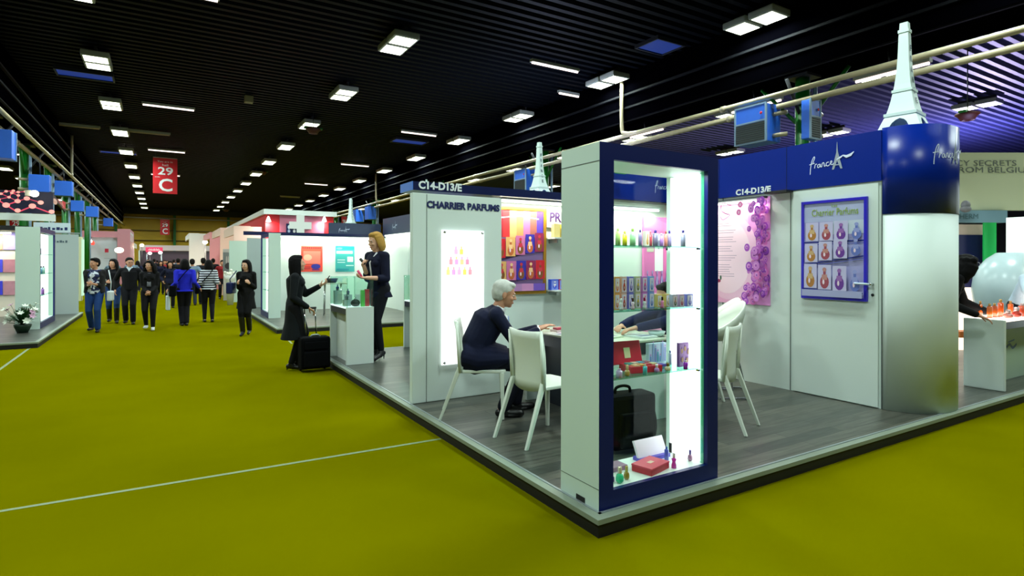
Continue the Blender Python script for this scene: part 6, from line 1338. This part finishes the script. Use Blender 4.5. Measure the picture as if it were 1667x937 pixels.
# ---- walkers in the aisle
def stripe_mat(name, a, b_, f):
    m = bpy.data.materials.new(name); m.use_nodes = True; nt = m.node_tree; b = nt.nodes['Principled BSDF']; tc = nt.nodes.new('ShaderNodeTexCoord'); sp = nt.nodes.new('ShaderNodeSeparateXYZ'); mu = nt.nodes.new('ShaderNodeMath'); mu.operation = 'MULTIPLY'; mu.inputs[1].default_value = f
    fr = nt.nodes.new('ShaderNodeMath'); fr.operation = 'FRACT'; gt = nt.nodes.new('ShaderNodeMath'); gt.operation = 'GREATER_THAN'; gt.inputs[1].default_value = .55; mx = nt.nodes.new('ShaderNodeMix'); mx.data_type = 'RGBA'; mx.inputs[6].default_value = lin(a); mx.inputs[7].default_value = lin(b_)
    nt.links.new(tc.outputs['Object'], sp.inputs[0]); nt.links.new(sp.outputs[2], mu.inputs[0]); nt.links.new(mu.outputs[0], fr.inputs[0]); nt.links.new(fr.outputs[0], gt.inputs[0]); nt.links.new(gt.outputs[0], mx.inputs[0]); nt.links.new(mx.outputs[2], b.inputs['Base Color']); b.inputs['Roughness'].default_value = .85; return m
STR = stripe_mat('striped_jersey', '#080a18', '#d8dce4', 17)
def blotch(name, a, b_):
    m = bpy.data.materials.new(name); m.use_nodes = True; nt = m.node_tree; b = nt.nodes['Principled BSDF']; tc = nt.nodes.new('ShaderNodeTexCoord'); n = nt.nodes.new('ShaderNodeTexNoise'); n.inputs['Scale'].default_value = 9; cr = nt.nodes.new('ShaderNodeValToRGB'); cr.color_ramp.interpolation = 'CONSTANT'
    cr.color_ramp.elements[0].color = lin(a); cr.color_ramp.elements[1].color = lin(b_); cr.color_ramp.elements[1].position = .5; nt.links.new(tc.outputs['Object'], n.inputs['Vector']); nt.links.new(n.outputs['Fac'], cr.inputs[0]); nt.links.new(cr.outputs[0], b.inputs['Base Color']); b.inputs['Roughness'].default_value = .85; return m
BLO = blotch('patterned_shirt', '#d0d8e4', '#1a2450')
DN = R_(-90); UP = R_(90)
def walkfeet(a=.16, w_=.08): return {1: (a, w_, 0, .1), -1: (-a, -w_, .03, -.1)}
def handbag(root, c, size, m_, strap, name='shoulder_bag'):
    b = MB(); b.box(V(c)-V(size)/2, V(c)+V(size)/2, m_, .03); o = b.build(name, root, local=True)
    if strap: MB().tube(strap, .011, m_, 6).build('strap', root, local=True)
    return o
# 1
r, J = person((-3.42, 13.27, 0), DN - .15, 'woman in a white and navy patterned shirt, black cardigan and blue jeans walking forward', H=1.74, female=True, headyaw=-35,
    hands={1: (.28, .03, 1.08), -1: (.28, -.04, 1.06)}, elbow={1: (-.5, .12, -1), -1: (-.5, -.12, -1)}, feet=walkfeet(.1), outfit=dict(topmat=BLO, topname='patterned_shirt', bottom='#1c3c74', hair='#0c0a0a', hairstyle='short', sleeves='elbow'), skin=SKIN)
s = J['s']; c = MB(); KB = mat('black_knit', '#08080c', .9, noise=.2, nscale=30)
for k in (-1, 1):
    c.loft([(J['shc']+J['side']*k*.11*s+J['up']*.015, J['ux']*.085, J['side']*.07), (J['chest']+J['side']*k*.15*s, J['ux']*.125, J['side']*.055), (J['waist']+J['side']*k*.14*s, J['ux']*.11, J['side']*.05), (J['P']+J['side']*k*.155*s-V((0, 0, .04)), J['ux']*.12, J['side']*.045)], KB, 14)
    cap(c, J['S'][k], J['E'][k], .07, .06, KB); cap(c, J['E'][k], J['E'][k].lerp(J['W'][k], .4), .06, .05, KB)
put(remeshed(c, 'cardigan', .009, 3, KB), 'cardigan', r); handbag(r, (.02, .30, .80), (.26, .10, .22), mat('white_bag', '#d0dae0', .4), [(.0, .26, 1.38), (.02, .31, 1.1), (.02, .30, .9)])
# 2
person((-3.2, 15.3, 0), DN, 'woman with long dark hair, jeans and black boots partly behind the cardigan wearer', H=1.72, female=True, headyaw=-30, hands={1: (.1, .26, .9), -1: (.22, -.12, 1.05)}, feet=walkfeet(.1), outfit=dict(top='#0e0e14', bottom='#1e3c6c', hair='#0c0a0c', hairstyle='long', boots=1, slim=True))
# 3
r, J = person((-2.93, 14.75, 0), DN - .05, 'man in glasses and black V neck sweater over a pale collar walking forward', H=1.76, headyaw=20, hands={1: (.22, .30, 1.02), -1: (.02, -.30, .86)}, elbow={1: (-.6, .15, -1)}, feet=walkfeet(.05), outfit=dict(top='#08090e', bottom='#0b0d14', hair='#120e0c', hairstyle='short'), skin=SKIN)
r.location = (-2.83, 14.75, 0)
c = MB(); c.loft([(J['shc']+J['up']*.03, J['ux']*.07, J['side']*.075), (J['shc']+J['up']*.075, J['ux']*.062, J['side']*.062)], pc('#c8d8e0'), 14); c.loft([(J['shc']+J['ux']*.07+J['up']*.04, J['side']*.045, J['up']*.01), (J['chest']+J['ux']*.13+J['up']*.06, J['side']*.006, J['up']*.01)], pc('#c8d8e0'), 8); c.build('shirt_collar', r, local=True)
c = MB()
for k in (-1, 1): c.tube([J['hp'](.102, k*.033+.02*math.cos(a), .008+.015*math.sin(a)) for a in [i*math.pi/5 for i in range(11)]], .0025, BLACK, 5)
c.tube([J['hp'](.104, -.013, .008), J['hp'](.104, .013, .008)], .0025, BLACK, 5); c.build('glasses', r, local=True)
# 4
r, J = person((-2.38, 13.1, 0), DN - .1, 'woman with curly dark hair, open black jacket and white trainers holding her hands together', H=1.68, female=True, headyaw=-25, hands={1: (.20, .03, .88), -1: (.20, -.03, .88)}, elbow={1: (-.5, .12, -1), -1: (-.5, -.12, -1)}, feet=walkfeet(.12), outfit=dict(top='#0a0a0e', bottom='#0a0a10', hair='#0a0808', hairstyle='curly', coat=.08, shoes='#d8dce4', slim=True), skin=SKIN)
c = MB(); c.loft([(J['shc']+J['ux']*.085, J['side']*.03, J['up']*.01), (J['waist']+J['ux']*.125, J['side']*.045, J['up']*.01)], pc('#4a4c54'), 10); c.build('grey_shirt', r, local=True)
b = MB(); b.box((-.06, .31, .40), (.14, .39, .74), mat('white_plastic_bag', '#c8d4dc', .4), .015); o = b.build('carrier_bag', None, 'white plastic carrier bag hanging from the hand of the person in bright blue', 'bag')
bg = o; bg.location = (-1.66, 13.65, 0); bg.rotation_euler = (0, 0, UP + .1); bg.parent = None
MB().tube([(-.02, .35, .73), (.05, .35, .85), (.10, .35, .73)], .006, pc('#c8d4dc'), 5).build('handle', bg, local=True)
# 5
r, J = person((-1.66, 13.65, 0), UP + .1, 'person in a bright blue shirt walking away with a black shoulder bag', H=1.72, hands={1: (.04, .33, .90), -1: (.0, -.32, .92)}, elbow={1: (-.5, .12, -1), -1: (-.5, -.12, -1)}, feet={1: (.02, .05, 0, .1), -1: (.0, -.04, 0, 0)}, outfit=dict(top='#1c22b8', bottom='#0a0a12', hair='#0a0808', hairstyle='bob', coat=.06, topname='blue_shirt'))
handbag(r, (-.06, .28, .86), (.34, .14, .26), BFAB, [(-.10, -.12, 1.44), (-.16, .02, 1.3), (-.15, .2, 1.05), (-.08, .28, .97)]); 
# 6
r, J = person((-1.10, 14.3, 0), UP, 'woman in a black and white striped top walking away down the aisle', H=1.70, female=True, hands={1: (.16, .24, 1.0), -1: (.14, -.26, 1.0)}, elbow={1: (-.5, .12, -1), -1: (-.5, -.12, -1)}, feet={1: (.03, .09, 0, .1), -1: (-.06, -.08, 0, -.1)}, outfit=dict(topmat=STR, topname='striped_top', bottom='#0a0a12', hair='#0e0a0a', hairstyle='bob', slim=True, sleeves='elbow', coat=.03))
handbag(r, (.0, .27, .86), (.26, .1, .24), BFAB, [(-.05, -.12, 1.42), (-.15, -.02, 1.25), (-.14, .15, 1.05), (0, .26, .96)])
c = MB().box((-.135, -.1, .84), (-.128, -.04, .87), pc('#e8ecf0')).build('pocket_label', r, local=True)
# 7
r, J = person((-.60, 10.9, 0), R_(-112), 'woman in a long black coat and heeled boots holding a navy bag', H=1.66, female=True, headyaw=-20, headpitch=4, hands={1: (.20, .12, 1.12), -1: (.22, -.10, 1.12)}, elbow={1: (-.5, .12, -1), -1: (-.5, -.12, -1)}, feet={1: (-.06, .05, .02, .1), -1: (.06, -.05, 0, 0)},
    outfit=dict(top='#060608', bottom='#08080c', hair='#0a0708', hairstyle='long', coat=.36, topname='coat', heel=.04, slim=True, boots=1), skin=SKIN2)
handbag(r, (.10, -.27, 1.02), (.34, .12, .24), mat('navy_leather', '#0e1c50', .4, noise=.1), [(.05, -.18, 1.38), (.10, -.30, 1.2), (.12, -.28, 1.12)])
# ---- farther crowd, copies of a few builds with their own places
crowd = []
r, _ = person((0, 0, 0), UP, 'x', H=1.74, vox=.012, face=False, outfit=dict(top='#6c8094', bottom='#2a3040', hair='#161210')); crowd.append(r)
r, _ = person((0, 0, 0), UP, 'x', H=1.78, vox=.012, face=False, feet=walkfeet(.1), outfit=dict(top='#0c0e18', bottom='#0a0c12', hair='#141010')); crowd.append(r)
r, _ = person((0, 0, 0), DN, 'x', H=1.66, female=True, vox=.012, face=False, feet=walkfeet(.1), outfit=dict(top='#101430', bottom='#0c0c14', hair='#141010', hairstyle='long')); crowd.append(r)
r, _ = person((0, 0, 0), DN, 'x', H=1.70, vox=.012, face=False, outfit=dict(top='#8a2028', bottom='#14161e', hair='#1a1410')); crowd.append(r)
plan = [(0, 313, 20.5, 1, 'man in a grey blue shirt walking away behind the blue shirted person'), (1, 331, 21, 1, 'man in a black suit walking away left of the striped top'), (2, 277, 19.5, 0, 'person in dark blue seen between the curly haired woman and the blue shirt'), (1, 290, 26, 1, 'dark suited walker above the left shoulder of the blue shirt'),
        (2, 262, 27, 0, 'dark clothed woman deep in the aisle beside the curly hair'), (3, 268, 33, 0, 'small figure in dull red far down the aisle'), (1, 251, 36, 1, 'distant dark figure under the pink sign, left one'), (0, 283, 38, 1, 'distant figure in grey blue under the mustard wall'), (2, 297, 34, 1, 'distant dark haired figure left of the grey blue shirt'),
        (1, 241, 42, 0, 'tiny dark figure at the end of the aisle, leftmost'), (3, 256, 45, 1, 'tiny figure in red at the end of the aisle'), (2, 272, 48, 0, 'tiny dark figure at the very end of the aisle'), (0, 214, 24, 0, 'figure in grey blue before the pink stand wall'), (2, 224, 29, 1, 'dark haired figure at the corner of the pink stand'),
        (0, 184, 23, 0, 'figure in grey blue between the sweater man and the pink stand'), (1, 347, 27, 1, 'dark figure behind the striped top woman'), (3, 362, 24, 0, 'figure in dull red at the peach lit stand')]
used = set()
for i, u, d, up, lb in plan:
    q_ = D(u, 420, d); rz = UP if up else DN
    if i in used: o = copy_to(crowd[i], (q_.x, q_.y, 0), rz, lb, 'visitors far down the aisle')
    else: used.add(i); o = crowd[i]; o.location = (q_.x, q_.y, 0); o.rotation_euler = (0, 0, rz); o['label'] = lb; o['group'] = 'visitors far down the aisle'
# ---- people at the right-hand stand
q_ = D(1528, 440, 6.9)
r, J = person((q_.x+.12, q_.y+.12, ZP), R_(-62), 'person with curly black hair bending over the lit counter and reaching for a bottle', H=1.78, female=True, lean=24, bend=14, vox=.008, headpitch=22, headyaw=25, face=True,
    hands={1: (.58, .26, .88), -1: (.42, -.2, .87)}, elbow={1: (-.5, .12, -1), -1: (-.5, -.12, -1)}, feet=walkfeet(.08), palms={1: (0, 0, -1), -1: (0, 0, -1)}, outfit=dict(top='#08080c', bottom='#0a0a10', hair='#050405', hairstyle='curly'), skin=SKIN)
q_ = D(1672, 430, 7.9)
person((q_.x+.1, q_.y+.1, ZP), R_(-110), 'person in a white sleeved top reaching over the bottles, cut by the photo edge', H=1.72, lean=20, bend=10, vox=.009, headpitch=20,
    hands={1: (.4, .15, .95), -1: (.52, -.34, .90)}, elbow={-1: (-.2, -1, .4)}, feet=walkfeet(.08), outfit=dict(top='#b8c8d8', bottom='#10101c', hair='#141010'))
t = empty('clear_dome', (0, 0, 0), 'large translucent egg chair shape behind the lit counter at the right edge', 'chair'); q_ = D(1650, 455, 8.9); t.location = (q_.x, q_.y, ZP)
vs = []; fs = []; n, k = 28, 10
for sd in (0, .03):
    for i in range(k):
        for j in range(n):
            a = math.pi*1.35*j/(n-1) + math.pi*.05; f = math.pi*.92*(i+.4)/k; vs.append((q_.x+(.62-sd)*math.sin(f)*math.cos(a), q_.y+(.5-sd)*math.sin(f)*math.sin(a), q_.z-.15-(.62-sd)*math.cos(f)))
for s_ in (0, 1):
    for i in range(k-1):
        for j in range(n-1): b = s_*n*k; fs.append((b+i*n+j, b+i*n+j+1, b+(i+1)*n+j+1, b+(i+1)*n+j))
MB().add(vs, fs, mat('pale_shell', '#b8ccd0', .25, noise=.03), True).build('shell', t); MB().lathe([(.3, 0), (.3, .03), (.05, .06), (.05, q_.z-.15-.5-ZP)], (q_.x, q_.y, ZP), CHROME, 20).build('pedestal', t)
